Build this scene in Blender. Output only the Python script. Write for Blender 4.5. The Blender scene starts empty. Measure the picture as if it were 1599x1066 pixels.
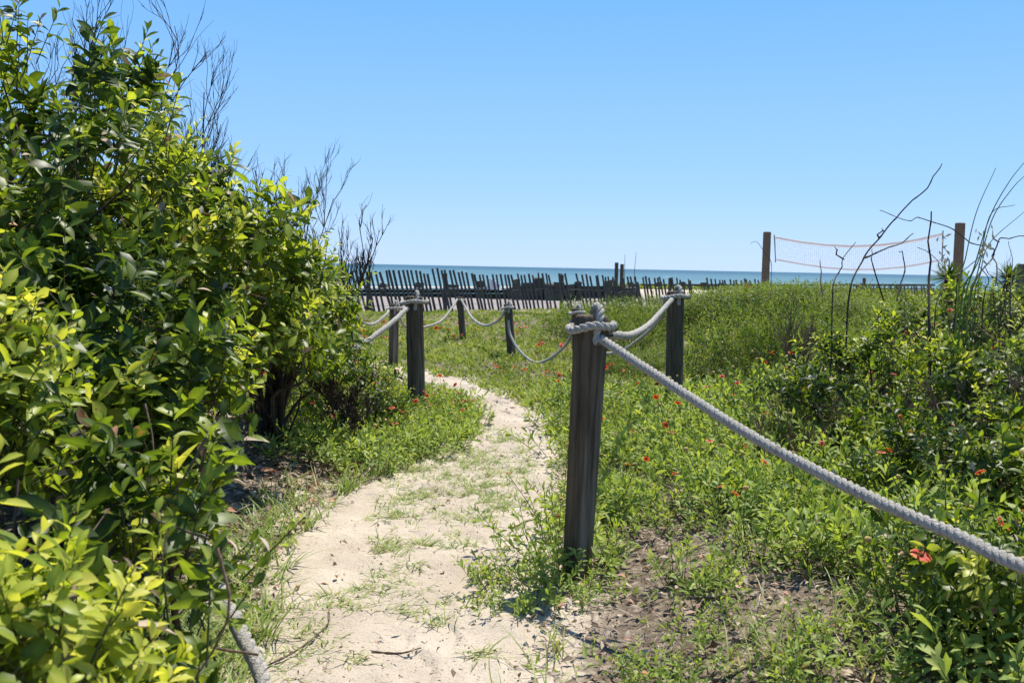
import bpy, math
import numpy as np
from mathutils import Matrix, Vector

RNG = np.random.default_rng(11)
R = math.radians
sc = bpy.context.scene
COL = sc.collection

# ------------------------------------------------------------------ camera, sky, sun, exposure
CAM = np.array([0.0, 0.0, 1.23])
FPX = 1536.0                       # focal length in pixels of the 1599 px wide photograph
PITCH = math.atan(116.5 / FPX)
ROLL = R(1.13)
cam = bpy.data.objects.new('camera', bpy.data.cameras.new('camera'))
COL.objects.link(cam)
cam.data.sensor_width = 36.0
cam.data.lens = 36.0 * FPX / 1599.0
cam.data.clip_start = 0.02
cam.data.clip_end = 90000
cam.data.dof.use_dof = True
cam.data.dof.focus_distance = 5.2
cam.data.dof.aperture_fstop = 8.0
CM = Matrix.Rotation(math.pi / 2 - PITCH, 3, 'X') @ Matrix.Rotation(ROLL, 3, 'Z')
cam.matrix_world = Matrix.Translation(CAM) @ CM.to_4x4()
sc.camera = cam
CMN = np.array(CM)

SUN_EL, SUN_AZ = R(65), R(32)      # azimuth measured from the view direction (+Y) towards the right (+X)
world = bpy.data.worlds.new('World')
sc.world = world
world.use_nodes = True
wn = world.node_tree
wn.nodes.clear()
sky = wn.nodes.new('ShaderNodeTexSky')
sky.sky_type = 'NISHITA'
sky.sun_disc = False
sky.sun_elevation = SUN_EL
sky.sun_rotation = SUN_AZ
sky.altitude = 0
sky.air_density = 1.0
sky.dust_density = 0.15
sky.ozone_density = 4.0
bg = wn.nodes.new('ShaderNodeBackground')
bg.inputs['Strength'].default_value = 0.10
wo = wn.nodes.new('ShaderNodeOutputWorld')
# a clear deep-blue seaside sky: the Nishita sky graded by height above the horizon
wtc = wn.nodes.new('ShaderNodeTexCoord'); wsx = wn.nodes.new('ShaderNodeSeparateXYZ'); wrp = wn.nodes.new('ShaderNodeValToRGB')
wn.links.new(wtc.outputs['Generated'], wsx.inputs[0]); wn.links.new(wsx.outputs[2], wrp.inputs[0])
_e = wrp.color_ramp.elements
_e[0].position, _e[0].color = 0.0, (3.4, 4.95, 7.6, 1)
_e[1].position, _e[1].color = 1.0, (.5, 1.6, 4.2, 1)
for _p, _c in ((.08, (2.3, 4.3, 7.4, 1)), (.27, (1.15, 3.3, 7.1, 1)), (.5, (.75, 2.4, 5.6, 1))):
    _n = _e.new(_p); _n.color = _c
wmx = wn.nodes.new('ShaderNodeMix'); wmx.data_type = 'RGBA'; wmx.inputs[0].default_value = .85
wn.links.new(sky.outputs[0], wmx.inputs[6]); wn.links.new(wrp.outputs[0], wmx.inputs[7])
wn.links.new(wmx.outputs[2], bg.inputs[0])
wn.links.new(bg.outputs[0], wo.inputs[0])

sun = bpy.data.objects.new('sun', bpy.data.lights.new('sun', 'SUN'))
COL.objects.link(sun)
sun.data.energy = 5.0
sun.data.angle = R(0.53)
sun.data.color = (1.0, 0.94, 0.83)
sdir = Vector((math.sin(SUN_AZ) * math.cos(SUN_EL), math.cos(SUN_AZ) * math.cos(SUN_EL), math.sin(SUN_EL)))
sun.rotation_euler = sdir.to_track_quat('Z', 'Y').to_euler()

sc.view_settings.view_transform = 'Standard'
sc.view_settings.look = 'None'
sc.view_settings.gamma = 1.0
sc.view_settings.exposure = 0.62
sc.render.engine = 'CYCLES'
sc.cycles.use_denoising = True
sc.cycles.max_bounces = 7
sc.cycles.diffuse_bounces = 2
sc.cycles.glossy_bounces = 2
sc.cycles.transmission_bounces = 4
sc.cycles.transparent_max_bounces = 4

# ------------------------------------------------------------------ small maths
def W(px, py, depth):
    """world point seen at photo pixel px,py at world distance y = depth"""
    d = CMN @ np.array([(px - 799.5) / FPX, -(py - 533.0) / FPX, -1.0])
    return CAM + d * (depth / d[1])

def project(P):
    """photo pixels and depth of world points (N,3)"""
    q = (np.asarray(P) - CAM) @ CMN
    return 799.5 + FPX * q[:, 0] / -q[:, 2], 533.0 - FPX * q[:, 1] / -q[:, 2], -q[:, 2]

def smooth(a, b, x):
    t = np.clip((np.asarray(x, float) - a) / (b - a), 0, 1)
    return t * t * (3 - 2 * t)

_perm = np.random.default_rng(5).random((256, 256))
def vnoise(x, y):
    x = np.asarray(x, float); y = np.asarray(y, float)
    xi = np.floor(x).astype(int); yi = np.floor(y).astype(int)
    fx = x - xi; fy = y - yi
    fx = fx * fx * (3 - 2 * fx); fy = fy * fy * (3 - 2 * fy)
    g = lambda a, b: _perm[a & 255, b & 255]
    return (g(xi, yi) * (1 - fx) + g(xi + 1, yi) * fx) * (1 - fy) + (g(xi, yi + 1) * (1 - fx) + g(xi + 1, yi + 1) * fx) * fy

def fbm(x, y, o=4):
    s, a, t = 0, 0.5, 0
    for i in range(o):
        s = s + a * vnoise(x * 2 ** i + 17.3 * i, y * 2 ** i + 5.1 * i); t += a; a *= 0.5
    return s / t

def unit(v):
    v = np.asarray(v, float)
    return v / np.maximum(np.linalg.norm(v, axis=-1, keepdims=True), 1e-9)

# ------------------------------------------------------------------ the lie of the land
PY = np.array([-4, 1.0, 2.91, 3.91, 4.93, 5.85, 6.68, 7.8, 8.87, 10.0, 10.7, 11.2, 12.0, 13.0])
PL = np.array([-.8, -.8, -.76, -.94, -.95, -.62, -.28, -.18, -.35, -.75, -1.3, -2.6, -4.6, -7.0])
PR = np.array([.2, .15, -.02, .13, .17, .27, .31, .25, -.03, -.36, -.62, -.95, -2.4, -4.6])
def path_d(x, y):
    """signed distance-like value: positive inside the trodden path"""
    l = np.interp(y, PY, PL); r = np.interp(y, PY, PR)
    n = (fbm(np.asarray(x) * 3.1, np.asarray(y) * 3.1) - .5) * .22
    return np.minimum(x - l, r - x) + n

def hgt(x, y):
    x = np.asarray(x, float); y = np.asarray(y, float)
    z = .05 * smooth(10, 14, y) + .20 * smooth(15.2, 19.2, y) + .05 * smooth(21.5, 28, y)
    z = z + .50 * smooth(1.3, 3.6, x) * smooth(3.8, 8.0, y) * (1 - smooth(13, 19, y))
    z = z + .30 * smooth(.6, 2.4, x) * smooth(8.5, 12.5, y) * (1 - smooth(14.5, 18, y))
    z = z + .10 * smooth(.35, 1.0, x) * smooth(2.2, 3.4, y) * (1 - smooth(6, 9, y))
    z = z + .14 * smooth(-.9, -1.8, x) * (1 - smooth(9, 14, y))
    ripple = (fbm(x * 1.1, y * 1.1) - .5) * (.05 + .11 * smooth(4.2, 6.5, y)) * smooth(-.1, .35, -path_d(x, y)) * (1 - smooth(24, 30, y))
    z = z + ripple
    z = z - 1.6 * smooth(31.5, 36, y) * (1 - smooth(3.2, 5.2, x))
    edge = 52 + 3 * np.sin(x * .11)
    z = z - 3.4 * smooth(edge, edge + 12, y) - 5 * smooth(70, 160, y)
    return z

# ------------------------------------------------------------------ mesh helpers
def mesh_np(name, V, F, tint=None, smooth_shade=True):
    """V (n,3), F (m,4) quads (a repeated last index is allowed to be avoided: quads only)"""
    V = np.ascontiguousarray(V, dtype=np.float32); F = np.ascontiguousarray(F, dtype=np.int32)
    me = bpy.data.meshes.new(name)
    k = F.shape[1]
    me.vertices.add(len(V)); me.vertices.foreach_set('co', V.ravel())
    me.loops.add(F.size); me.loops.foreach_set('vertex_index', F.ravel())
    me.polygons.add(len(F))
    me.polygons.foreach_set('loop_start', np.arange(len(F), dtype=np.int32) * k)
    me.polygons.foreach_set('loop_total', np.full(len(F), k, dtype=np.int32))
    me.polygons.foreach_set('use_smooth', np.full(len(F), smooth_shade))
    if tint is not None:
        a = me.attributes.new('tint', 'FLOAT', 'POINT')
        a.data.foreach_set('value', np.ascontiguousarray(tint, dtype=np.float32))
    me.update(calc_edges=True)
    me.validate()
    return me

def link(name, data, parent=None, m=None, loc=None):
    o = bpy.data.objects.new(name, data)
    COL.objects.link(o)
    if m is not None and data is not None and not data.materials:
        data.materials.append(m)
    if parent is not None:
        o.parent = parent
    if loc is not None:
        o.location = loc
    return o

def thing(name, label, cat, loc=(0, 0, 0), group=None):
    o = link(name, None, loc=loc)
    o.empty_display_size = .1
    return tag(o, label, cat, group)

def tag(o, label, cat, group=None, kind=None):
    o['label'] = label
    o['category'] = cat
    if group: o['group'] = group
    if kind: o['kind'] = kind
    return o

def structure(o):
    o['kind'] = 'structure'
    return o

class Bag:
    """collects quads"""
    def __init__(s): s.v, s.f, s.t, s.n = [], [], [], 0
    def add(s, V, F, t=0.0):
        V = np.asarray(V, float)
        s.v.append(V); s.f.append(np.asarray(F) + s.n); s.n += len(V)
        s.t.append(np.full(len(V), t) if np.isscalar(t) else np.asarray(t))
    def mesh(s, name, off=(0, 0, 0), sm=True):
        return mesh_np(name, np.concatenate(s.v) - np.asarray(off), np.concatenate(s.f), np.concatenate(s.t), sm)

def frames(P):
    P = np.asarray(P, float)
    T = unit(np.gradient(P, axis=0))
    up = np.array([0, 0, 1.0]) if abs(T[0, 2]) < .9 else np.array([1.0, 0, 0])
    n = unit(np.cross(T[0], up)); N = [n]
    for i in range(1, len(P)):
        n = n - T[i] * np.dot(n, T[i]); n = n / max(np.linalg.norm(n), 1e-9); N.append(n)
    N = np.array(N)
    return T, N, np.cross(T, N)

def tube(P, rad, sides=5):
    P = np.asarray(P, float); n = len(P)
    rad = np.broadcast_to(np.asarray(rad, float), (n,))
    T, N, B = frames(P)
    a = np.arange(sides) / sides * 2 * math.pi
    V = P[:, None, :] + rad[:, None, None] * (np.cos(a)[None, :, None] * N[:, None, :] + np.sin(a)[None, :, None] * B[:, None, :])
    i = np.arange(n - 1)[:, None] * sides; j = np.arange(sides)[None, :]; k = (j + 1) % sides
    F = np.stack([i + j, i + k, i + sides + k, i + sides + j], -1).reshape(-1, 4)
    return V.reshape(-1, 3), F

def spline(pts, n):
    """Catmull-Rom through pts, n samples"""
    p = np.asarray(pts, float)
    p = np.concatenate([[2 * p[0] - p[1]], p, [2 * p[-1] - p[-2]]])
    u = np.linspace(0, len(pts) - 1 - 1e-6, n); i = u.astype(int); t = (u - i)[:, None]
    a, b, c, d = p[i], p[i + 1], p[i + 2], p[i + 3]
    return .5 * (2 * b + (c - a) * t + (2 * a - 5 * b + 4 * c - d) * t ** 2 + (3 * b - a - 3 * c + d) * t ** 3)

def resample(P, step):
    s = np.concatenate([[0], np.cumsum(np.linalg.norm(np.diff(P, axis=0), axis=1))])
    n = max(int(s[-1] / step), 3)
    u = np.linspace(0, s[-1], n)
    return np.stack([np.interp(u, s, P[:, k]) for k in range(3)], -1)

BOXF = np.array([[0, 3, 2, 1], [4, 5, 6, 7], [0, 1, 5, 4], [1, 2, 6, 5], [2, 3, 7, 6], [3, 0, 4, 7]])
def box_v(x0, x1, y0, y1, z0, z1):
    return np.array([[x0, y0, z0], [x1, y0, z0], [x1, y1, z0], [x0, y1, z0], [x0, y0, z1], [x1, y0, z1], [x1, y1, z1], [x0, y1, z1]], float)

RIB = np.array([-.05, .09, -.05])
def inst(tv, tf, M, T, tint):
    """copies of a template: M (n,3,3), T (n,3), tint (n,) -> V,F,tint"""
    n, k = len(M), len(tv)
    V = np.einsum('nij,vj->nvi', M, tv) + T[:, None, :]
    F = tf[None] + (np.arange(n) * k)[:, None, None]
    tt = np.repeat(tint, k)
    if k in (9, 12, 15): tt = tt + np.tile(np.tile(RIB, k // 3), n)     # paler midrib, darker margin
    return V.reshape(-1, 3), F.reshape(-1, tf.shape[1]), tt

def leaf_t(rows=4, width=.36, peak=.55, fold=.35, curl=.25, stalk=.0):
    y = np.linspace(0, 1, rows + 1)
    e = math.log(.5) / math.log(peak)
    w = .5 * width * np.sin(math.pi * np.clip(y, .0, 1) ** e) ** .8
    w[0] = .02; w[-1] = .006
    z = -curl * y ** 2
    V = np.stack([np.stack([-w, y, z + fold * w], -1), np.stack([0 * y, y, z], -1), np.stack([w, y, z + fold * w], -1)], 1).reshape(-1, 3)
    F = []
    for i in range(rows):
        a = 3 * i
        F += [[a, a + 1, a + 4, a + 3], [a + 1, a + 2, a + 5, a + 4]]
    return V, np.array(F)

def cone_t(sides=3):
    a = np.arange(sides) / sides * 2 * math.pi
    V = np.concatenate([np.stack([np.cos(a) * r, 0 * a + y, np.sin(a) * r], -1) for y, r in ((0, 1), (.5, .8), (1, .4))])
    F = []
    for i in range(2):
        for j in range(sides):
            F.append([i * sides + j, (i + 1) * sides + j, (i + 1) * sides + (j + 1) % sides, i * sides + (j + 1) % sides])
    return V, np.array(F)

def frame_y(Y, up):
    """matrices whose columns are x, y=Y, z close to up"""
    Y = unit(Y)
    Z = up - Y * np.sum(up * Y, -1, keepdims=True)
    bad = np.linalg.norm(Z, axis=-1) < 1e-4
    Z[bad] = np.array([.3, .5, .8])
    Z = unit(Z)
    return np.stack([np.cross(Y, Z), Y, Z], -1)

def shoot_leaves(rng, P, D, length, J, size, young, tilt=(75, 25), t0=.22, tspan=.28, start=.25, jit=.25):
    """leaves in a spiral up the shoots P + s*D. Returns M, T, tint, each flattened over shoots and leaves"""
    n = len(P)
    length = np.broadcast_to(length, (n,)); size = np.broadcast_to(size, (n,)); young = np.broadcast_to(young, (n,))
    U = unit(np.cross(D, rng.normal(size=(n, 3)))); Vv = np.cross(D, U)
    s = np.linspace(0, 1, J)[None, :] + rng.normal(0, .03, (n, J))
    phi = np.arange(J)[None, :] * 2.4 + rng.uniform(0, 6.28, (n, 1)) + rng.normal(0, .3, (n, J))
    th = np.radians(tilt[0] + (tilt[1] - tilt[0]) * np.clip(s, 0, 1)) + rng.normal(0, jit, (n, J))
    side = np.cos(phi)[..., None] * U[:, None] + np.sin(phi)[..., None] * Vv[:, None]
    Y = np.cos(th)[..., None] * D[:, None] + np.sin(th)[..., None] * side
    up = D[:, None] + rng.normal(0, .35, (n, J, 3))
    M = frame_y(Y.reshape(-1, 3), up.reshape(-1, 3))
    T = P[:, None] + D[:, None] * ((start + (1 - start) * s) * length[:, None])[..., None]
    sz = size[:, None] * (1.05 - .45 * np.clip(s, 0, 1) ** 2) * rng.uniform(.7, 1.2, (n, J))
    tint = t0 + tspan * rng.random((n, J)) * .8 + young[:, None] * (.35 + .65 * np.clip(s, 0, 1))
    return M * sz.reshape(-1)[:, None, None], T.reshape(-1, 3), tint.reshape(-1)

# ------------------------------------------------------------------ materials
def newmat(name):
    m = bpy.data.materials.new(name); m.use_nodes = True
    nt = m.node_tree; nt.nodes.clear()
    out = nt.nodes.new('ShaderNodeOutputMaterial')
    def N(t, **k):
        n = nt.nodes.new(t)
        for a, b in k.items(): setattr(n, a, b)
        return n
    return m, nt, out, N

def ramp(N, stops):
    r = N('ShaderNodeValToRGB')
    e = r.color_ramp.elements
    while len(e) > 1: e.remove(e[-1])
    e[0].position = stops[0][0]; e[0].color = (*stops[0][1], 1)
    for p, c in stops[1:]:
        x = e.new(p); x.color = (*c, 1)
    return r

def leaf_mat(name, stops, trans=.4, rough=.42, tcol=(1.4, 1.4, .65), spec=.45):
    m, nt, out, N = newmat(name)
    a = N('ShaderNodeAttribute', attribute_name='tint', attribute_type='GEOMETRY')
    b = N('ShaderNodeAttribute', attribute_name='tint', attribute_type='OBJECT')
    s = N('ShaderNodeMath', operation='ADD')
    nt.links.new(a.outputs['Fac'], s.inputs[0]); nt.links.new(b.outputs['Fac'], s.inputs[1])
    tc = N('ShaderNodeTexCoord'); no = N('ShaderNodeTexNoise'); no.inputs['Scale'].default_value = 35
    geo = N('ShaderNodeNewGeometry')
    nt.links.new(geo.outputs['Position'], no.inputs['Vector'])
    k = N('ShaderNodeMath', operation='MULTIPLY_ADD'); k.inputs[1].default_value = .16
    nt.links.new(no.outputs['Fac'], k.inputs[0])
    sub = N('ShaderNodeMath', operation='SUBTRACT'); sub.inputs[1].default_value = .08
    nt.links.new(s.outputs[0], sub.inputs[0]); nt.links.new(sub.outputs[0], k.inputs[2])
    r = ramp(N, stops); nt.links.new(k.outputs[0], r.inputs[0])
    n5 = N('ShaderNodeTexNoise'); n5.inputs['Scale'].default_value = 24; n5.inputs['Detail'].default_value = 4; nt.links.new(geo.outputs['Position'], n5.inputs['Vector'])
    r5 = ramp(N, [(.655, (0, 0, 0)), (.71, (1, 1, 1))]); nt.links.new(n5.outputs['Fac'], r5.inputs[0])
    mb = N('ShaderNodeMix', data_type='RGBA'); nt.links.new(r5.outputs[0], mb.inputs[0]); nt.links.new(r.outputs[0], mb.inputs[6]); mb.inputs[7].default_value = (.20, .12, .045, 1)   # browned blotches
    class _R: outputs = [mb.outputs[2]]
    r = _R
    p = N('ShaderNodeBsdfPrincipled')
    p.inputs['Roughness'].default_value = rough
    p.inputs['Specular IOR Level'].default_value = spec
    nt.links.new(r.outputs[0], p.inputs['Base Color'])
    t = N('ShaderNodeBsdfTranslucent')
    mx = N('ShaderNodeMix', data_type='RGBA', blend_type='MULTIPLY'); mx.inputs[0].default_value = 1
    mx.inputs[7].default_value = (*tcol, 1)
    nt.links.new(r.outputs[0], mx.inputs[6]); nt.links.new(mx.outputs[2], t.inputs[0])
    ms = N('ShaderNodeMixShader'); ms.inputs[0].default_value = trans
    nt.links.new(p.outputs[0], ms.inputs[1]); nt.links.new(t.outputs[0], ms.inputs[2])
    nt.links.new(ms.outputs[0], out.inputs[0])
    return m

def rough_mat(name, c1, c2, scale=12, rough=.85, stretch=(1, 1, 1), bump=.4, bscale=None, dist=.01, spots=None, tint_stops=None, coord='Object'):
    m, nt, out, N = newmat(name)
    tc = N('ShaderNodeTexCoord'); mp = N('ShaderNodeMapping'); mp.inputs['Scale'].default_value = stretch
    nt.links.new(tc.outputs[coord], mp.inputs[0])
    no = N('ShaderNodeTexNoise'); no.inputs['Scale'].default_value = scale; no.inputs['Detail'].default_value = 7; no.inputs['Roughness'].default_value = .65
    nt.links.new(mp.outputs[0], no.inputs['Vector'])
    r = ramp(N, [(.32, c1), (.68, c2)]); nt.links.new(no.outputs['Fac'], r.inputs[0])
    col = r.outputs[0]
    if tint_stops:
        a = N('ShaderNodeAttribute', attribute_name='tint'); tr = ramp(N, tint_stops); nt.links.new(a.outputs['Fac'], tr.inputs[0])
        mx = N('ShaderNodeMix', data_type='RGBA', blend_type='MULTIPLY'); mx.inputs[0].default_value = 1
        nt.links.new(col, mx.inputs[6]); nt.links.new(tr.outputs[0], mx.inputs[7]); col = mx.outputs[2]
    if spots:
        n2 = N('ShaderNodeTexNoise'); n2.inputs['Scale'].default_value = spots[1]; n2.inputs['Detail'].default_value = 3
        nt.links.new(mp.outputs[0] if len(spots) < 4 else tc.outputs[coord], n2.inputs['Vector'])
        r2 = ramp(N, [(spots[2], (0, 0, 0)), (spots[2] + .07, (1, 1, 1))]); nt.links.new(n2.outputs['Fac'], r2.inputs[0])
        mx = N('ShaderNodeMix', data_type='RGBA'); nt.links.new(r2.outputs[0], mx.inputs[0]); nt.links.new(col, mx.inputs[6]); mx.inputs[7].default_value = (*spots[0], 1); col = mx.outputs[2]
    p = N('ShaderNodeBsdfPrincipled'); p.inputs['Roughness'].default_value = rough; p.inputs['Specular IOR Level'].default_value = .25
    nt.links.new(col, p.inputs['Base Color'])
    if bump:
        n3 = N('ShaderNodeTexNoise'); n3.inputs['Scale'].default_value = bscale or scale * 3; n3.inputs['Detail'].default_value = 5
        nt.links.new(mp.outputs[0], n3.inputs['Vector'])
        b = N('ShaderNodeBump'); b.inputs['Strength'].default_value = bump; b.inputs['Distance'].default_value = dist
        nt.links.new(n3.outputs['Fac'], b.inputs['Height']); nt.links.new(b.outputs[0], p.inputs['Normal'])
    nt.links.new(p.outputs[0], out.inputs[0])
    return m

def ground_mat():
    """pale sand, with brown leaf mould and sand painted grey for shade where 'tint' says so (0 sand, 1 leaf mould, 2 sand with painted shade)"""
    m, nt, out, N = newmat('ground_sand')
    geo = N('ShaderNodeNewGeometry')
    n1 = N('ShaderNodeTexNoise'); n1.inputs['Scale'].default_value = 2.2; n1.inputs['Detail'].default_value = 8
    n2 = N('ShaderNodeTexNoise'); n2.inputs['Scale'].default_value = 160; n2.inputs['Detail'].default_value = 4
    n4 = N('ShaderNodeTexNoise'); n4.inputs['Scale'].default_value = 22; n4.inputs['Detail'].default_value = 8; n4.inputs['Roughness'].default_value = .7
    for n in (n1, n2, n4): nt.links.new(geo.outputs['Position'], n.inputs['Vector'])
    s1 = ramp(N, [(.3, (.40, .335, .262)), (.7, (.52, .45, .362))]); nt.links.new(n1.outputs['Fac'], s1.inputs[0])
    s2 = ramp(N, [(.30, (.55, .5, .45)), (.42, (1, 1, 1)), (.72, (1.08, 1.06, 1.04))]); nt.links.new(n2.outputs['Fac'], s2.inputs[0])
    mx = N('ShaderNodeMix', data_type='RGBA', blend_type='MULTIPLY'); mx.inputs[0].default_value = .85
    nt.links.new(s1.outputs[0], mx.inputs[6]); nt.links.new(s2.outputs[0], mx.inputs[7])
    a = N('ShaderNodeAttribute', attribute_name='tint')
    lit = ramp(N, [(.3, (.05, .038, .028)), (.5, (.16, .125, .092)), (.7, (.40, .335, .26))]); nt.links.new(n4.outputs['Fac'], lit.inputs[0])
    # patchy edge between sand and leaf mould
    ad = N('ShaderNodeMath', operation='ADD'); nt.links.new(a.outputs['Fac'], ad.inputs[0])
    sb = N('ShaderNodeMath', operation='MULTIPLY_ADD'); sb.inputs[1].default_value = 1.6; sb.inputs[2].default_value = -.8
    nt.links.new(n4.outputs['Fac'], sb.inputs[0]); nt.links.new(sb.outputs[0], ad.inputs[1])
    mr = N('ShaderNodeMapRange'); mr.inputs[1].default_value = .35; mr.inputs[2].default_value = .65
    nt.links.new(ad.outputs[0], mr.inputs[0])
    m2 = N('ShaderNodeMix', data_type='RGBA'); nt.links.new(mr.outputs[0], m2.inputs[0]); nt.links.new(mx.outputs[2], m2.inputs[6]); nt.links.new(lit.outputs[0], m2.inputs[7])
    g = ramp(N, [(.35, (.21, .18, .165)), (.65, (.34, .30, .275))]); nt.links.new(n4.outputs['Fac'], g.inputs[0])  # greyed sand colour, shade painted in
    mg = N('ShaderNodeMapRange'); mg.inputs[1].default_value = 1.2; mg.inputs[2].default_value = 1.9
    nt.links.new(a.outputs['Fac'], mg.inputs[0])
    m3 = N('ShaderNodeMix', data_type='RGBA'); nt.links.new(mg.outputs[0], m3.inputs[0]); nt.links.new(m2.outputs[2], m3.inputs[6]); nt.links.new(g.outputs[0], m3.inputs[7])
    p = N('ShaderNodeBsdfPrincipled'); p.inputs['Roughness'].default_value = .95; p.inputs['Specular IOR Level'].default_value = .1
    nt.links.new(m3.outputs[2], p.inputs['Base Color'])
    b = N('ShaderNodeBump'); b.inputs['Strength'].default_value = .5; b.inputs['Distance'].default_value = .006
    b2 = N('ShaderNodeBump'); b2.inputs['Strength'].default_value = .5; b2.inputs['Distance'].default_value = .05
    nt.links.new(n4.outputs['Fac'], b2.inputs['Height'])
    nt.links.new(n2.outputs['Fac'], b.inputs['Height']); nt.links.new(b2.outputs[0], b.inputs['Normal']); nt.links.new(b.outputs[0], p.inputs['Normal'])
    nt.links.new(p.outputs[0], out.inputs[0])
    return m

def sea_mat():
    m, nt, out, N = newmat('sea_water')
    geo = N('ShaderNodeNewGeometry')
    mp = N('ShaderNodeMapping'); mp.inputs['Scale'].default_value = (.012, .05, 1); nt.links.new(geo.outputs['Position'], mp.inputs[0])
    n = N('ShaderNodeTexNoise'); n.inputs['Scale'].default_value = 1.0; n.inputs['Detail'].default_value = 6; nt.links.new(mp.outputs[0], n.inputs['Vector'])
    # shallow water near the shore is paler and greener, the open sea bluer
    sx = N('ShaderNodeSeparateXYZ'); nt.links.new(geo.outputs['Position'], sx.inputs[0])
    mr = N('ShaderNodeMapRange'); mr.inputs[1].default_value = 120; mr.inputs[2].default_value = 1600
    nt.links.new(sx.outputs[1], mr.inputs[0])
    dp = ramp(N, [(0, (.12, .21, .235)), (.25, (.08, .165, .21)), (1, (.042, .105, .155))]); nt.links.new(mr.outputs[0], dp.inputs[0])
    r = ramp(N, [(.3, (.82, .86, .9)), (.6, (1.1, 1.08, 1.05))]); nt.links.new(n.outputs['Fac'], r.inputs[0])
    mx = N('ShaderNodeMix', data_type='RGBA', blend_type='MULTIPLY'); mx.inputs[0].default_value = 1
    nt.links.new(dp.outputs[0], mx.inputs[6]); nt.links.new(r.outputs[0], mx.inputs[7])
    mpf = N('ShaderNodeMapping'); mpf.inputs['Scale'].default_value = (.05, .03, 1); nt.links.new(geo.outputs['Position'], mpf.inputs[0])
    f = N('ShaderNodeTexNoise'); f.inputs['Scale'].default_value = 1.3; f.inputs['Detail'].default_value = 4; nt.links.new(mpf.outputs[0], f.inputs['Vector'])
    fr = ramp(N, [(.71, (0, 0, 0)), (.745, (1, 1, 1))]); nt.links.new(f.outputs['Fac'], fr.inputs[0])
    m2 = N('ShaderNodeMix', data_type='RGBA'); nt.links.new(fr.outputs[0], m2.inputs[0]); nt.links.new(mx.outputs[2], m2.inputs[6]); m2.inputs[7].default_value = (.7, .75, .78, 1)
    p = N('ShaderNodeBsdfPrincipled'); p.inputs['Roughness'].default_value = .55; p.inputs['Specular IOR Level'].default_value = .12; p.inputs['IOR'].default_value = 1.33
    nt.links.new(m2.outputs[2], p.inputs['Base Color'])
    nw = N('ShaderNodeTexNoise'); nw.inputs['Scale'].default_value = .8; nw.inputs['Detail'].default_value = 6; nt.links.new(geo.outputs['Position'], nw.inputs['Vector'])
    b = N('ShaderNodeBump'); b.inputs['Strength'].default_value = .6; b.inputs['Distance'].default_value = .3
    nt.links.new(nw.outputs['Fac'], b.inputs['Height']); nt.links.new(b.outputs[0], p.inputs['Normal'])
    nt.links.new(p.outputs[0], out.inputs[0])
    return m

MAT = {}
MAT['ground'] = ground_mat()
MAT['sea'] = sea_mat()
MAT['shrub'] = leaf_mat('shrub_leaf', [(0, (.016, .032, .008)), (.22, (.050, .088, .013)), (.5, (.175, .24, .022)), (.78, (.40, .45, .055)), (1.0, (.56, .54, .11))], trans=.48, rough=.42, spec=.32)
MAT['herb'] = leaf_mat('herb_leaf', [(0, (.055, .095, .022)), (.3, (.15, .225, .048)), (.6, (.28, .36, .075)), (1.0, (.45, .49, .12))], trans=.42, rough=.55, spec=.3)
MAT['cover'] = leaf_mat('ground_cover_leaf', [(0, (.04, .07, .015)), (.3, (.125, .18, .030)), (.6, (.26, .32, .055)), (1.0, (.45, .45, .14))], trans=.42, rough=.55, spec=.3)
MAT['grass'] = leaf_mat('grass_blade', [(0, (.07, .13, .025)), (.35, (.16, .25, .05)), (.65, (.32, .37, .11)), (1.0, (.5, .43, .24))], trans=.35, rough=.5, spec=.3)
MAT['litter'] = leaf_mat('dry_litter', [(0, (.05, .034, .024)), (.25, (.14, .10, .07)), (.55, (.32, .25, .18)), (.88, (.52, .44, .34)), (1.0, (.42, .20, .12))], trans=.12, rough=.8, tcol=(1, .9, .7), spec=.2)
MAT['twig'] = rough_mat('grey_twig', (.022, .015, .011), (.07, .052, .04), scale=25, tint_stops=[(0, (1, 1, 1)), (1, (4.0, 3.6, 3.2))], bump=.3)
MAT['stem'] = rough_mat('green_stem', (.05, .05, .022), (.11, .12, .04), scale=30, bump=0)
MAT['post'] = rough_mat('weathered_post_wood', (.042, .031, .019), (.145, .110, .072), scale=9, stretch=(5, 5, .35), bump=.8, bscale=16, dist=.012, spots=((.20, .17, .13), 2.4, .60))
MAT['rope'] = rough_mat('bleached_rope', (.30, .275, .235), (.62, .58, .51), scale=140, bump=1.0, bscale=260, dist=.010, rough=.95, spots=((.27, .25, .21), 9, .64))
MAT['slat'] = rough_mat('fence_slat_wood', (.045, .044, .040), (.12, .112, .098), scale=10, stretch=(4, 4, .6), bump=.3)
MAT['timber'] = rough_mat('dark_timber', (.03, .027, .02), (.10, .09, .065), scale=5, stretch=(.6, 3, 3), bump=.4, spots=((.10, .12, .05), 1.3, .6))
MAT['cap'] = rough_mat('pale_board', (.38, .35, .31), (.55, .52, .47), scale=6, bump=.2)
MAT['wire'] = rough_mat('galvanised_wire', (.10, .10, .10), (.2, .2, .2), bump=0)
MAT['netpost'] = rough_mat('brown_post_wood', (.075, .055, .038), (.15, .11, .075), scale=8, stretch=(4, 4, .5), bump=.4)
MAT['net'] = rough_mat('white_netting', (.72, .72, .73), (.8, .8, .8), bump=0)
MAT['band'] = rough_mat('peach_net_band', (.78, .66, .60), (.85, .77, .72), scale=3, bump=0)
MAT['tarp'] = rough_mat('white_sheet', (.6, .6, .58), (.78, .78, .76), scale=4, bump=.2)
MAT['centre'] = rough_mat('flower_centre', (.10, .02, .012), (.30, .10, .03), scale=400, bump=.5, bscale=600, dist=.002)
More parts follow.
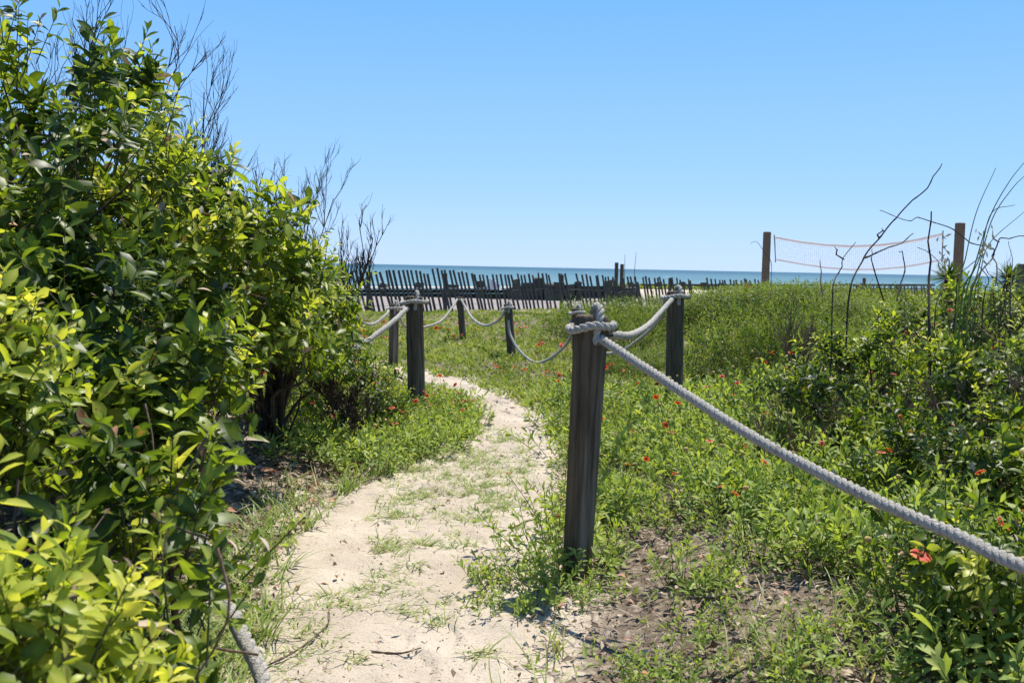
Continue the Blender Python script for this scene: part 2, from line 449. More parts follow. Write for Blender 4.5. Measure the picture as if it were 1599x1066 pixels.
MAT['seed'] = rough_mat('seed_head', (.34, .22, .06), (.58, .44, .16), scale=300, bump=.5, bscale=500, dist=.002)
MAT['oat'] = rough_mat('seed_spike', (.42, .33, .18), (.62, .52, .33), scale=100, bump=0)

def petal_mat():
    m, nt, out, N = newmat('red_petal')
    a = N('ShaderNodeAttribute', attribute_name='tint')
    r = ramp(N, [(0, (.26, .012, .010)), (.6, (.62, .035, .02)), (.84, (.72, .10, .025)), (1, (.80, .36, .05))])
    nt.links.new(a.outputs['Fac'], r.inputs[0])
    p = N('ShaderNodeBsdfPrincipled'); p.inputs['Roughness'].default_value = .6; nt.links.new(r.outputs[0], p.inputs['Base Color'])
    t = N('ShaderNodeBsdfTranslucent'); nt.links.new(r.outputs[0], t.inputs[0])
    ms = N('ShaderNodeMixShader'); ms.inputs[0].default_value = .35
    nt.links.new(p.outputs[0], ms.inputs[1]); nt.links.new(t.outputs[0], ms.inputs[2]); nt.links.new(ms.outputs[0], out.inputs[0])
    return m
MAT['petal'] = petal_mat()

# ------------------------------------------------------------------ ground, path, sea
def grid_mesh(name, xs, ys, zf, tf):
    X, Y = np.meshgrid(xs, ys)
    Z = zf(X, Y)
    nx, ny = len(xs), len(ys)
    i = np.arange(ny - 1)[:, None] * nx; j = np.arange(nx - 1)[None]
    F = np.stack([i + j, i + j + 1, i + nx + j + 1, i + nx + j], -1).reshape(-1, 4)
    return mesh_np(name, np.stack([X, Y, Z], -1).reshape(-1, 3), F, tf(X, Y).ravel())

def ground_tint(x, y):
    d = path_d(x, y)
    t = smooth(-.02, -.4, d) * (1 - .12 * smooth(5, 14, y)) * .85
    t = t + .12 * smooth(-.6, -1.0, d) * (1 - smooth(14, 17, y))
    t = t * (1 - smooth(20.6, 21.8, y - .35 * np.clip(x + 1, -3, 3)))
    grey = smooth(20.2, 21.2, y - .35 * np.clip(x + 1, -3, 3)) * (1 - smooth(4.0, 6.5, x + (y - 26) * .15)) * (1 - smooth(44, 50, y))  # shade on the sand around the timber wall, painted in as grey
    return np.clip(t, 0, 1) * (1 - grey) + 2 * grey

gx = np.concatenate([-np.geomspace(3000, 7, 26), np.arange(-6.5, 9, .07), np.geomspace(9.2, 3000, 26)])
gy = np.concatenate([-np.geomspace(400, 1, 16), np.arange(-.5, 20, .07), np.arange(20, 66, .6), np.geomspace(67, 260, 12)])
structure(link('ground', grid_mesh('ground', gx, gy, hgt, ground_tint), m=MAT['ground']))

def path_mesh():
    ys = np.arange(.3, 12.4, .028); n = 64
    l = np.interp(ys, PY, PL); r = np.interp(ys, PY, PR)
    u = np.linspace(-.12, 1.12, n)
    X = l[:, None] + (r - l)[:, None] * u[None]; Y = np.repeat(ys[:, None], n, 1)
    Z = hgt(X, Y)
    foot = (fbm(X * 5.5 + 3, Y * 4.5) - .5) * .034 + (fbm(X * 18, Y * 18) - .5) * .018
    # footprints: shallow oval dents with a raised rim
    rg = np.random.default_rng(3)
    for k in range(70):
        yy = rg.uniform(1.5, 11); a, b = np.interp(yy, PY, PL), np.interp(yy, PY, PR)
        xx = rg.uniform(a + .1, max(a + .15, b - .08)); an = rg.normal(0, .25)
        dx, dy = X - xx, Y - yy
        q = ((dx * math.cos(an) + dy * math.sin(an)) / .055) ** 2 + ((-dx * math.sin(an) + dy * math.cos(an)) / .13) ** 2
        foot += -.014 * np.exp(-q ** 2) + .006 * np.exp(-(q - 1.6) ** 2 * 2)
    edge = smooth(0, .12, np.minimum(u + .12, 1.12 - u))[None]
    Z = Z + .012 + foot * edge - .045 * (1 - edge)
    V = np.stack([X, Y, Z], -1).reshape(-1, 3)
    i = np.arange(len(ys) - 1)[:, None] * n; j = np.arange(n - 1)[None]
    F = np.stack([i + j, i + j + 1, i + n + j + 1, i + n + j], -1).reshape(-1, 4)
    d = path_d(X, Y)
    t = .26 * smooth(.25, -.1, d) + .10 * fbm(X * 2, Y * 2)
    return mesh_np('path', V, F, t.ravel())
structure(link('path', path_mesh(), m=MAT['ground']))
SEA_Z = -2.7
sx_ = np.concatenate([-np.geomspace(70000, 300, 10), np.linspace(-250, 250, 9), np.geomspace(300, 70000, 10)])
structure(link('sea', grid_mesh('sea', sx_, np.concatenate([np.linspace(58, 400, 12), np.geomspace(450, 70000, 16)]), lambda x, y: 0 * x + SEA_Z, lambda x, y: 0 * x), m=MAT['sea']))

# ------------------------------------------------------------------ rope posts and ropes
def post_mesh(rad, height, lean, notch, seed, taper=1.03):
    """round weathered post, base at origin sunk .25 m, uneven surface, optional notch cut across its top"""
    rg = np.random.default_rng(seed); sides, rings = (72, 60) if notch else (28, 26)
    z = np.concatenate([np.linspace(-.25, height - .03, rings - 2), [height - .012, height]])
    a = np.arange(sides) / sides * 2 * math.pi
    rr = np.ones(rings); rr[-1] = .93; rr[-2] = .985
    A, Z = np.meshgrid(a, z)
    lump = 1 + .06 * (fbm(np.cos(A) * 2 + seed, Z * 1.6 + np.sin(A) * 2) - .5) + .05 * (vnoise(A * 4.5 + seed, Z * .6) - .5)
    for _ in range(16 if notch else 5):                     # drying cracks
        ca, z0, ln, w = rg.uniform(0, 6.28), rg.uniform(-.1, height), rg.uniform(.15, .6), rg.uniform(.04, .09)
        da = np.abs((A - ca - .05 * np.sin(Z * 9 + ca) + math.pi) % (2 * math.pi) - math.pi)
        lump = lump - .14 * np.exp(-(da / w) ** 2) * np.exp(-((Z - z0) / ln) ** 4)
    rad_z = rad * rr[:, None] * lump * (taper + (1 - taper) * np.clip(Z / height, 0, 1))
    V = np.stack([np.cos(A) * rad_z + lean[0] * Z, np.sin(A) * rad_z + lean[1] * Z, Z], -1)
    # top surface: concentric rings so that the notch is real relief
    tops = []
    for f in (.93 * .8, .93 * .55, .93 * .3, .06):
        t = np.stack([np.cos(a) * rad * f + lean[0] * height, np.sin(a) * rad * f + lean[1] * height, np.full(sides, height + .004)], -1)
        tops.append(t)
    V = np.concatenate([V, np.array(tops)])
    if notch:
        d = np.abs(V[..., 0] - lean[0] * V[..., 2] - rad * .32)
        sel = (d < rad * .26) & (V[..., 2] > height - .05)
        V[..., 2] = np.where(sel, height - .05, V[..., 2])
    n = V.shape[0]
    i = np.arange(n - 1)[:, None] * sides; j = np.arange(sides)[None]; k = (j + 1) % sides
    F = np.stack([i + j, i + k, i + sides + k, i + sides + j], -1).reshape(-1, 4)
    return mesh_np('post', V.reshape(-1, 3), F, np.zeros(n * sides))

class Post: pass
def make_post(px, ytop, depth, ybase_px, rad, label, seed, notch=False, taper=1.03):
    top = W(px[0], ytop, depth); base = W(px[1], ybase_px, depth)
    p = Post(); gz = float(hgt(base[0], base[1])) - .0
    h = top[2] - gz
    lx = (top[0] - base[0]) / max(h, .1)
    p.obj = link('rope_post', post_mesh(rad, h, (lx, 0), notch, seed, taper), m=MAT['post'], loc=(base[0], base[1], gz))
    tag(p.obj, label, 'post', 'rope posts along the path')
    p.top = np.array([base[0] + lx * h, base[1], gz + h]); p.r = rad; p.base = np.array([base[0], base[1], gz]); p.lx = lx
    return p

P1 = make_post((924, 900), 493, 3.85, 905, .068, 'thick dark post beside the sandy path with thick rope knotted round its notched top', 1, True, .84)
P2 = make_post((647, 651), 463, 8.0, 628, .070, 'dark weathered post standing in green plants where the path narrows', 2, True)
P3 = make_post((1055, 1053), 455, 7.9, 622, .070, 'dark post behind the long slanting rope, halfway up the green slope', 3)
P4 = make_post((793, 799), 475, 12.5, 566, .055, 'slim dark post with a white rope hanging on both sides, beyond the path bend', 4)
P5 = make_post((718, 723), 464, 15.4, 532, .052, 'small far post just in front of the slatted sand fence', 5)
P6 = make_post((616, 614), 475, 11.3, 560, .056, 'dark post half hidden behind the weathered post at the narrow path', 6)
P7 = make_post((901, 903), 482, 11.0, 575, .060, 'far post almost wholly hidden behind the thick notched post', 7)

def rope_strands(parent, pts, rad, pitch, sides=7, step=None, off=(0, 0, 0), names='strand'):
    P = resample(np.asarray(pts, float), step or pitch / 9)
    s = np.concatenate([[0], np.cumsum(np.linalg.norm(np.diff(P, axis=0), axis=1))])
    T, N, B = frames(P)
    made = []
    for k in range(3):
        a = s / pitch * 2 * math.pi + k * 2 * math.pi / 3
        wob = 1 + .07 * np.sin(s * 17 + k) * np.sin(s * 3.1)
        Q = P + (rad * .50 * wob)[:, None] * (np.cos(a)[:, None] * N + np.sin(a)[:, None] * B)
        b = Bag(); V, F = tube(Q, rad * .52 * (1 + .05 * np.sin(s * 61 + 2 * k)), sides); b.add(V, F)
        made.append(link(names, b.mesh(names, off), parent, MAT['rope']))
    return made

def hitch(parent, p, rad, off, loop=True, drop=.055, tilt=.1, loose=1.06, ang=0.0):
    """a turn of twisted rope round the post just under its top, and a loop over the top"""
    a = np.linspace(0, 2 * math.pi * 1.02, 60) + ang
    rr = (p.r * loose + rad * .6)
    c = p.top - np.array([0, 0, drop])
    rr = rr * (1 + .06 * np.sin(2 * a + p.top[0] * 5))
    C = np.stack([c[0] + np.cos(a) * rr, c[1] + np.sin(a) * rr, c[2] + .9 * tilt * p.r * np.cos(a + .6) + .006 * np.sin(3 * a) + np.linspace(0, rad * .9, 60)], -1)
    rope_strands(parent, C, rad, rad * 4.6, off=off, names='rope_collar')
    if loop:
        t = np.linspace(-.25, math.pi + .25, 34)
        L = np.stack([p.top[0] + .3 * p.r + .01 * np.sin(t * 2), p.top[1] - np.cos(t) * p.r * .95, p.top[2] - .045 + np.sin(t) * .085], -1)
        L = np.concatenate([[L[0] + [0, -.008, -.04]], L, [L[-1] + [0, .008, -.04]]])
        rope_strands(parent, L, rad * .9, rad * 4.6, off=off, names='rope_loop')

def rope(pts, rad, label, hitches=(), pitch=None, **kw):
    pts = np.asarray(pts, float)
    t = thing('rope', label, 'rope', tuple(pts[0]), 'rope spans slung between the posts')
    rope_strands(t, spline(pts, 160), rad, pitch or rad * 4.0, off=pts[0], **kw)
    for h in hitches: hitch(t, off=pts[0], **h)
    return t

def att(p, dx=0, dy=0, dz=-.055):   # a point on the post's skin just under the top
    d = np.array([dx, dy, 0.0]); d = d / max(np.linalg.norm(d), 1e-6)
    return p.top + d * (p.r + .012) + np.array([0, 0, dz])

RR = .0182
rope([att(P1, .45, -1, -.085), W(1035, 592, 3.45), W(1180, 684, 3.05), W(1350, 772, 2.67), W(1500, 838, 2.38), W(1620, 893, 2.16), np.array([1.45, 1.5, .55])], RR,
     'thick pale rope slanting from the notched post down to the lower right corner', [dict(p=P1, rad=.0172, loop=True)])
rope([att(P1, 1, .5, -.075), W(985, 523, 5.0), W(1012, 508, 6.3), W(1032, 487, 7.1), att(P3, -.5, -1, -.06)], RR * 1.1,
     'thick sagging rope from the notched post up to the post behind it', [dict(p=P3, rad=.019, loop=True, loose=1.3)])
rope([att(P3, -1, .3, -.06), W(1030, 498, 8.3), W(1000, 528, 9.1), W(965, 549, 10.0), W(930, 545, 10.7), att(P7, .5, -1, -.06)], .016,
     'thin sagging rope seen below the thick rope, right of the notched post', [dict(p=P7, rad=.017, loop=True, loose=1.2)])
rope([att(P7, -1, 0, -.12), W(890, 527, 11.05), W(868, 553, 11.4), W(838, 566, 11.8), W(812, 548, 12.2), W(797, 523, 12.4), att(P4, .2, -1, -.2)], .0175,
     'white rope hanging deep in front of the green slope, right of the slim post', [])
rope([att(P4, -.4, -1, -.07), W(778, 500, 12.9), W(757, 508, 13.6), W(738, 497, 14.5), W(726, 478, 15.1), att(P5, .4, -1, -.03)], .0185,
     'white rope sagging in front of the sand fence between the two slim posts', [dict(p=P4, rad=.017, loop=True, loose=1.1)])
rope([att(P5, -.6, -.8, -.03), W(708, 477, 14.9), W(690, 500, 14.0), W(665, 510, 13.0), W(645, 512, 12.2), W(630, 507, 11.6), att(P6, .5, -1, -.05)], .0165,
     'grey rope hanging low behind the weathered post at the narrow path', [dict(p=P5, rad=.014, loop=False)])
rope([att(P6, -1, -.3, -.06), W(604, 490, 11.0), W(585, 505, 10.5), W(568, 504, 10.0), W(545, 488, 9.5), W(500, 470, 9.1)], .0155,
     'rope sagging away behind the shrub beside the bare twigs', [dict(p=P6, rad=.015, loop=True, loose=1.35)])
rope([att(P2, -.7, -1, -.09), W(610, 505, 7.3), W(560, 541, 6.55), W(530, 556, 6.3), np.array([-1.5, 5.75, .66]), np.array([-1.75, 5.2, .66]), np.array([-1.95, 4.5, .80])], RR * 1.1,
     'pale rope running from the weathered post down into the leafy shrub', [dict(p=P2, rad=.0172, loop=True, loose=1.3)])
rope([np.array([-1.9, 4.5, .80]), np.array([-1.6, 3.9, .62]), W(283, 775, 3.15), W(308, 835, 2.78), W(338, 905, 2.5), W(375, 985, 2.32), W(412, 1070, 2.18), np.array([-.47, 1.92, .13]), np.array([-.42, 1.7, .035]), np.array([-.36, 1.45, .03])], RR * 1.12,
     'pale rope leaving the shrub beside the sand at the bottom edge', [])

# ------------------------------------------------------------------ sand fence
FPXX = np.array([400, 540, 586, 610, 645, 674, 702, 738, 760, 780, 804, 840, 886, 928, 948, 976, 996, 1024, 1062, 1082, 1106, 1180, 1300, 1470])
FTOP = np.array([419, 420, 425, 423, 421, 421, 421, 427, 430, 427, 429, 427, 427, 430, 432, 432, 432, 433, 436, 439, 436, 437, 442, 447])
def fence_depth(px): return np.interp(px, [400, 540, 1190, 1470], [18.6, 19.5, 25.6, 27.5])
def slat_mesh():
    V = box_v(-.025, .025, -.006, .006, 0, 1)
    V[4:, 0] *= .9
    return mesh_np('slat', V, BOXF, np.zeros(8), False)
SLAT = slat_mesh(); SLAT.materials.append(MAT['slat'])
def sand_fence(px0, px1, gaps, label, seed, post_px):
    rg = np.random.default_rng(seed)
    a = W(px0, 440, float(fence_depth(px0))); b = W(px1, 440, float(fence_depth(px1)))
    base = np.array([a[0], a[1], float(hgt(a[0], a[1]))])
    t = thing('sand_fence', label, 'fence', tuple(base), 'slatted sand fence sections')
    px = px0; tops = []
    while px < px1:
        d = float(fence_depth(px)); step = (.094 + rg.normal(0, .006)) * FPX / d * .98
        if not any(g0 < px < g1 for g0, g1 in gaps):
            top = W(px, np.interp(px, FPXX, FTOP) + rg.normal(0, 1.1) + (6 if rg.random() < .04 else 0), d)
            lean = R(15 if px < 900 else 13) + rg.normal(0, .028)
            gz = float(hgt(top[0], top[1])) - .12
            L = (top[2] - gz) / math.cos(lean)
            dirv = unit(b - a); dirv[2] = 0
            foot = top + dirv * math.sin(lean) * L; foot[2] = gz
            o = link('slat', SLAT, t)
            yaw = math.atan2(dirv[1], dirv[0])
            o.location = Vector(foot - base)
            o.rotation_euler = (rg.normal(0, .02), -lean, yaw + rg.normal(0, .12))
            o.scale = (rg.uniform(.9, 1.15), 1, L)
            tops.append((px, top, foot))
        px += step
    for f in (.28, .62):
        bg_ = Bag()
        line = np.array([q[2] * (1 - f) + q[1] * f + np.array([0, rg.normal(0, .004), 0]) for q in tops])
        for s in (-.008, .008):
            V, F = tube(line + np.array([0, s, 0]), .0028, 3); bg_.add(V, F)
        link('wire', bg_.mesh('wire', base), t, MAT['wire'])
    for ppx, yt in post_px:
        d = float(fence_depth(ppx)) + .12
        tp = W(ppx, yt, d); gz = float(hgt(tp[0], tp[1]))
        m = post_mesh(.045, tp[2] - gz, (-.01, 0), False, int(ppx))
        link('fence_post', m, t, MAT['post'], loc=tuple(np.array([tp[0], tp[1], gz]) - base))
sand_fence(400, 857, [], 'long slatted sand fence leaning in front of the sea, behind the slim posts', 1, [(576, 424), (696, 427)])
sand_fence(870, 1084, [(889, 899)], 'slatted sand fence section in front of the dark timber wall and twin poles', 2, [(878, 429), (1047, 434)])
sand_fence(1104, 1188, [], 'short slatted fence section just before the wooden net post', 3, [(1195, 437)])
sand_fence(1290, 1462, [], 'slatted fence section seen through bare twigs below the net', 4, [(1350, 434)])

# ------------------------------------------------------------------ timber wall, pilings and oddments behind the fence
def slab(name, parent, x0, x1, y0, y1, depth, thick, m, off, jit=.012, seed=0):
    rg = np.random.default_rng(seed + int(x0 * 7 + y0 * 3))
    a = W(x0, y1, depth); b = W(x1, y0, depth); c = W(x0, y0, depth); d = W(x1, y1, depth)
    V = np.array([a, d, d + [0, thick, 0], a + [0, thick, 0], c, b, b + [0, thick, 0], c + [0, thick, 0]])
    V += rg.normal(0, jit, V.shape)
    return link(name, mesh_np(name, V - off, BOXF, np.zeros(8), False), parent, m)

o_ = W(660, 470, 29.0); o_[2] = float(hgt(o_[0], o_[1]))
wall = thing('timber_wall', 'low dark timber wall with a pale capping board behind the sand fence', 'wall', tuple(o_))
slab('capping_board', wall, 470, 800, 449.6, 451.2, 28.6, 2.2, MAT['cap'], o_, .004)
for i, (a, b) in enumerate([(452, 457.3), (457.9, 463.2), (463.9, 472)]):
    slab('plank', wall, 470, 640 + 4 * i, a, b, 29.0, .08, MAT['timber'], o_, .01, i)
    slab('plank', wall, 641.5 + 4 * i, 797, a + .3, b + .3, 29.0, .08, MAT['timber'], o_, .01, i + 5)
for x0, x1, y0, y1 in [(592, 604, 443, 470), (648, 660, 442, 470), (700, 716, 445, 472), (745, 757, 438, 470), (790, 802, 450, 472)]:
    slab('piling', wall, x0, x1, y0, y1, 28.7, .28, MAT['timber'], o_, .02)

o_ = W(850, 470, 28.0); o_[2] = float(hgt(o_[0], o_[1]))
bulk = thing('timber_bulkhead', 'heap of dark square timbers and pilings in the middle of the sea view', 'bulkhead', tuple(o_))
for x0, x1, y0, y1 in [(800, 813, 436, 476), (814, 833, 441, 476), (834, 850, 436, 476), (851, 865, 443, 476), (866, 882, 441, 478), (883, 897, 444, 476), (899, 908, 440, 474), (943, 957, 438, 476), (962, 974, 449, 482), (976, 994, 448, 484)]:
    slab('piling', bulk, x0, x1, y0, y1, 27.8 + (x0 % 5) * .06, .3, MAT['timber'], o_, .025)
for i, (y0, y1) in enumerate([(447, 453), (453.7, 460), (460.6, 467)]):
    slab('beam', bulk, 800 + 3 * i, 996, y0, y1, 28.2, .14, MAT['timber'], o_, .015, i)
o_ = W(1095, 460, 47.0); o_[2] = float(hgt(o_[0], o_[1]))
rail = thing('timber_rail', 'long thin dark timber rail with low blocks along the edge of the white sand', 'railing', tuple(o_))
slab('rail', rail, 985, 1460, 443.5, 446.5, 47.0, .2, MAT['timber'], o_, .01)
slab('lower_rail', rail, 985, 1460, 449.5, 451.0, 47.1, .1, MAT['timber'], o_, .01)
for x0 in (980, 1025, 1062, 1096, 1122, 1160, 1228, 1285, 1340, 1400):
    slab('block', rail, x0, x0 + 9, 440.2 + (x0 - 980) * .012, 456, 46.8, .3, MAT['timber'], o_, .02)

for px, y0, r_, lab in ((963, 410, .05, 'taller left one of twin dark poles rising above the horizon'), (971.5, 412.5, .05, 'shorter right one of twin dark poles rising above the horizon')):
    tp = W(px, y0, 30.5); gz = float(hgt(tp[0], tp[1]))
    o = link('pole', post_mesh(r_ * 1.15, tp[2] - gz, (0, 0), False, int(px)), m=MAT['post'], loc=(tp[0], tp[1], gz))
    tag(o, lab, 'pole', 'twin poles')
for pts, lab in (([(976, 397), (975.5, 420), (975, 450), (974, 476)], 'thin upright rod next to the twin poles'), ([(993.5, 394), (991.5, 415), (990, 440), (990, 474)], 'thin leaning rod standing apart from the twin poles')):
    Q = spline([W(a, b, 22.0) for a, b in pts], 14); b_ = Bag(); V, F = tube(Q, np.linspace(.004, .008, 14), 4); b_.add(V, F)
    tag(link('thin_rod', b_.mesh('thin_rod', Q[-1]), m=MAT['stem'], loc=tuple(Q[-1])), lab, 'rod', 'thin rods')

# white sheet caught on the timbers
rg = np.random.default_rng(8); c0 = W(771, 452, 28.5); wv, hv = .30, .26
xs = np.linspace(-1, 1, 12); zs = np.linspace(0, 1, 10); X, Z = np.meshgrid(xs, zs)
Yy = .05 * np.sin(X * 7 + Z * 3) + .05 * fbm(X * 3, Z * 3); Xn = X * (1 - .45 * Z)
i = np.arange(9)[:, None] * 12; j = np.arange(11)[None]
fr = np.stack([Xn * wv * .8, Yy - .10, Z * hv * (1 - .25 * X)], -1).reshape(-1, 3); bk = fr + [0, .16, 0]
Fq = np.stack([i + j, i + j + 1, i + 13 + j, i + 12 + j], -1).reshape(-1, 4)
rim = np.concatenate([np.arange(12), 11 + 12 * np.arange(1, 10), 108 + np.arange(10, -1, -1), 12 * np.arange(8, 0, -1)])
Fr = np.stack([rim, np.roll(rim, -1), np.roll(rim, -1) + 120, rim + 120], -1)
tag(link('white_sheet', mesh_np('white_sheet', np.concatenate([fr, bk]), np.concatenate([Fq, Fq[:, ::-1] + 120, Fr]), np.zeros(240)), m=MAT['tarp'], loc=tuple(c0)), 'crumpled white sheet caught on the dark timbers behind the fence', 'sheet')

# ------------------------------------------------------------------ volleyball net
def square_post(px, ytop, depth, w, label, name='net_post', m='netpost', group='wooden posts of the volleyball net'):
    tp = W(px, ytop, depth); gz = float(hgt(tp[0], tp[1]))
    V = []
    for z, f in ((-.3, 1), ((tp[2] - gz) * .5, 1.0), (tp[2] - gz - .02, 1), (tp[2] - gz, .86)):
        V += [[-w * f, -w * f, z], [w * f, -w * f, z], [w * f, w * f, z], [-w * f, w * f, z]]
    F = [[4 * k + a, 4 * k + (a + 1) % 4, 4 * k + 4 + (a + 1) % 4, 4 * k + 4 + a] for k in range(3) for a in range(4)] + [[12, 13, 14, 15]]
    o = link(name, mesh_np(name, np.array(V), np.array(F), np.zeros(16), False), m=MAT[m], loc=(tp[0], tp[1], gz))
    o.rotation_euler.z = .3
    return tag(o, label, 'post', group)
square_post(1198, 362, 40.5, .115, 'brown wooden post at the far end of the volleyball net, above the fence end')
square_post(1499.5, 348, 36.5, .125, 'taller brown wooden post at the near end of the volleyball net')
gp = square_post(1597, 412, 20, .075, 'grey wooden post cut off by the right edge', 'grey_post', 'slat', None)

nx_, nz_ = 82, 11
npx = np.linspace(1211, 1471, nx_)
ndep = np.linspace(40.3, 36.7, nx_)
topy = np.interp(npx, [1211, 1250, 1290, 1330, 1370, 1410, 1440, 1471], [370.5, 378, 382.5, 384.5, 383, 378.5, 373, 365.5])
boty = np.interp(npx, [1211, 1250, 1290, 1330, 1370, 1410, 1440, 1471], [405, 412, 418, 421, 420.5, 417, 412, 405.5])
TOPP = np.array([W(a, b, c) for a, b, c in zip(npx, topy, ndep)]); BOTP = np.array([W(a, b, c) for a, b, c in zip(npx, boty, ndep)])
o_ = np.array([TOPP[0][0], TOPP[0][1], float(hgt(TOPP[0][0], TOPP[0][1]))])
net = thing('volleyball_net', 'white volleyball net with peach bands sagging between two wooden posts', 'net', tuple(o_))
b_ = Bag()
for k in range(nx_):
    V, F = tube(np.stack([TOPP[k], (TOPP[k] + BOTP[k]) / 2, BOTP[k]]), .006, 3); b_.add(V, F)
for k in range(1, nz_):
    f = k / nz_
    V, F = tube(TOPP * (1 - f) + BOTP * f, .006, 3); b_.add(V, F)
link('netting', b_.mesh('netting', o_), net, MAT['net'])
def band(name, L, h):
    V = np.concatenate([L + [0, -.006, h], L + [0, -.006, -h], L + [0, .006, -h], L + [0, .006, h]]); n = len(L)
    q = np.arange(n - 1); F = np.concatenate([np.stack([a * n + q, b * n + q, b * n + q + 1, a * n + q + 1], -1) for a, b in ((0, 1), (1, 2), (2, 3), (3, 0))])
    link(name, mesh_np(name, V - o_, F, np.zeros(4 * n)), net, MAT['band'])
band('top_band', TOPP, .05); band('bottom_band', BOTP, .036)
for e, ex in ((0, (1209, 366.5)), (-1, (1472.5, 360))):
    d = ndep[e]; b_ = Bag(); V, F = tube(np.array([W(ex[0], ex[1], d), BOTP[e], BOTP[e] - [0, 0, .12]]), .022, 6); b_.add(V, F)
    link('end_pole', b_.mesh('end_pole', o_), net, MAT['wire'])
for e, (tx, ty, td) in ((0, (1199, 366, 40.5)), (0, (1199, 409, 40.5)), (-1, (1498, 358, 36.5)), (-1, (1498, 404, 36.5))):
    src = (TOPP if ty < 380 else BOTP)[e]; b_ = Bag(); V, F = tube(np.array([src, (src + W(tx, ty, td)) / 2 - [0, 0, .03], W(tx, ty, td)]), .009, 4); b_.add(V, F)
    link('tie_cord', b_.mesh('tie_cord', o_), net, MAT['net'])

# ------------------------------------------------------------------ big leafy shrubs on the left
LEAF_A = leaf_t(4, .47, .60, .34, .22)       # obovate, glossy
LEAF_B = leaf_t(4, .40, .56, .45, .30)
def bent(t, tw, side):
    V = t[0].copy(); a = tw * V[:, 1]; x, z = V[:, 0].copy(), V[:, 2].copy()
    V[:, 0] = x * np.cos(a) - z * np.sin(a) + side * V[:, 1] ** 2; V[:, 2] = x * np.sin(a) + z * np.cos(a)
    return V, t[1]
LEAF_C = bent(leaf_t(4, .54, .64, .2, .45), .5, .08)    # broad, twisted and drooping
LEAF_D = bent(leaf_t(4, .36, .52, .7, .05), -.4, -.10)   # narrow, half folded
LEAF_S = leaf_t(2, .30, .55, .5, .2)         # small far leaf
LEAF_Q = (np.array([[0, 0, 0], [.17, .52, .05], [0, 1, -.18], [-.17, .52, .05]]), np.array([[0, 1, 2, 3]]))   # smallest far leaf
LEAF_H = leaf_t(3, .33, .64, .3, .3)       # herb leaf
CONE = cone_t(3)

def merged_leaves(name, M, T, tint, tmpl, off, m, parent, stuff=False):
    V, F, t = inst(tmpl[0], tmpl[1], M, T - off, tint)
    o = link(name, mesh_np(name, V, F, t), parent, m)
    if stuff: o['kind'] = 'stuff'
    return o

def merged_stems(name, P, D, L, rad, off, m, parent):
    up = np.broadcast_to(np.array([.31, .22, .9]), D.shape).copy()
    Mx = frame_y(D, up)
    S = np.stack([rad * np.ones(len(P)), L * np.ones(len(P)), rad * np.ones(len(P))], -1)
    V, F, t = inst(CONE[0], CONE[1], Mx * S[:, None, :], P - off, np.zeros(len(P)))
    return link(name, mesh_np(name, V, F, t), parent, m)

LEAFMESH = {}
def leaf_meshes(key, tmpl, m):
    if key not in LEAFMESH:
        me = mesh_np('leaf', tmpl[0], tmpl[1], np.tile(RIB, len(tmpl[0]) // 3)); me.materials.append(m); LEAFMESH[key] = me
    return LEAFMESH[key]

def place_leaf(me, parent, Mi, Ti, tint, off):
    o = bpy.data.objects.new('leaf', me); COL.objects.link(o); o.parent = parent
    m4 = Matrix(Mi.tolist()).to_4x4(); m4.translation = Vector((Ti - off).tolist())
    o.matrix_basis = m4; o['tint'] = float(tint)
    return o

def visible_pick(M, T, count, cell=9):
    """indices of the leaves that show largest: nearest of their picture cell, ordered by projected size"""
    c = T + M[:, :, 1] * .5
    x, y, z = project(c)
    size = np.linalg.norm(M[:, :, 1], axis=1)
    ok = (x > 0) & (x < 1599) & (y > 0) & (y < 1066) & (z > .2)
    key = (np.clip(y, 0, 1065) // cell).astype(int) * 400 + (np.clip(x, 0, 1598) // cell).astype(int)
    order = np.argsort(np.where(ok, z, 1e9))
    seen, first = np.unique(key[order], return_index=True)
    idx = order[first]; idx = idx[ok[idx]]
    area = size[idx] ** 2 / z[idx] ** 2
    return idx[np.argsort(-area)[:count]]

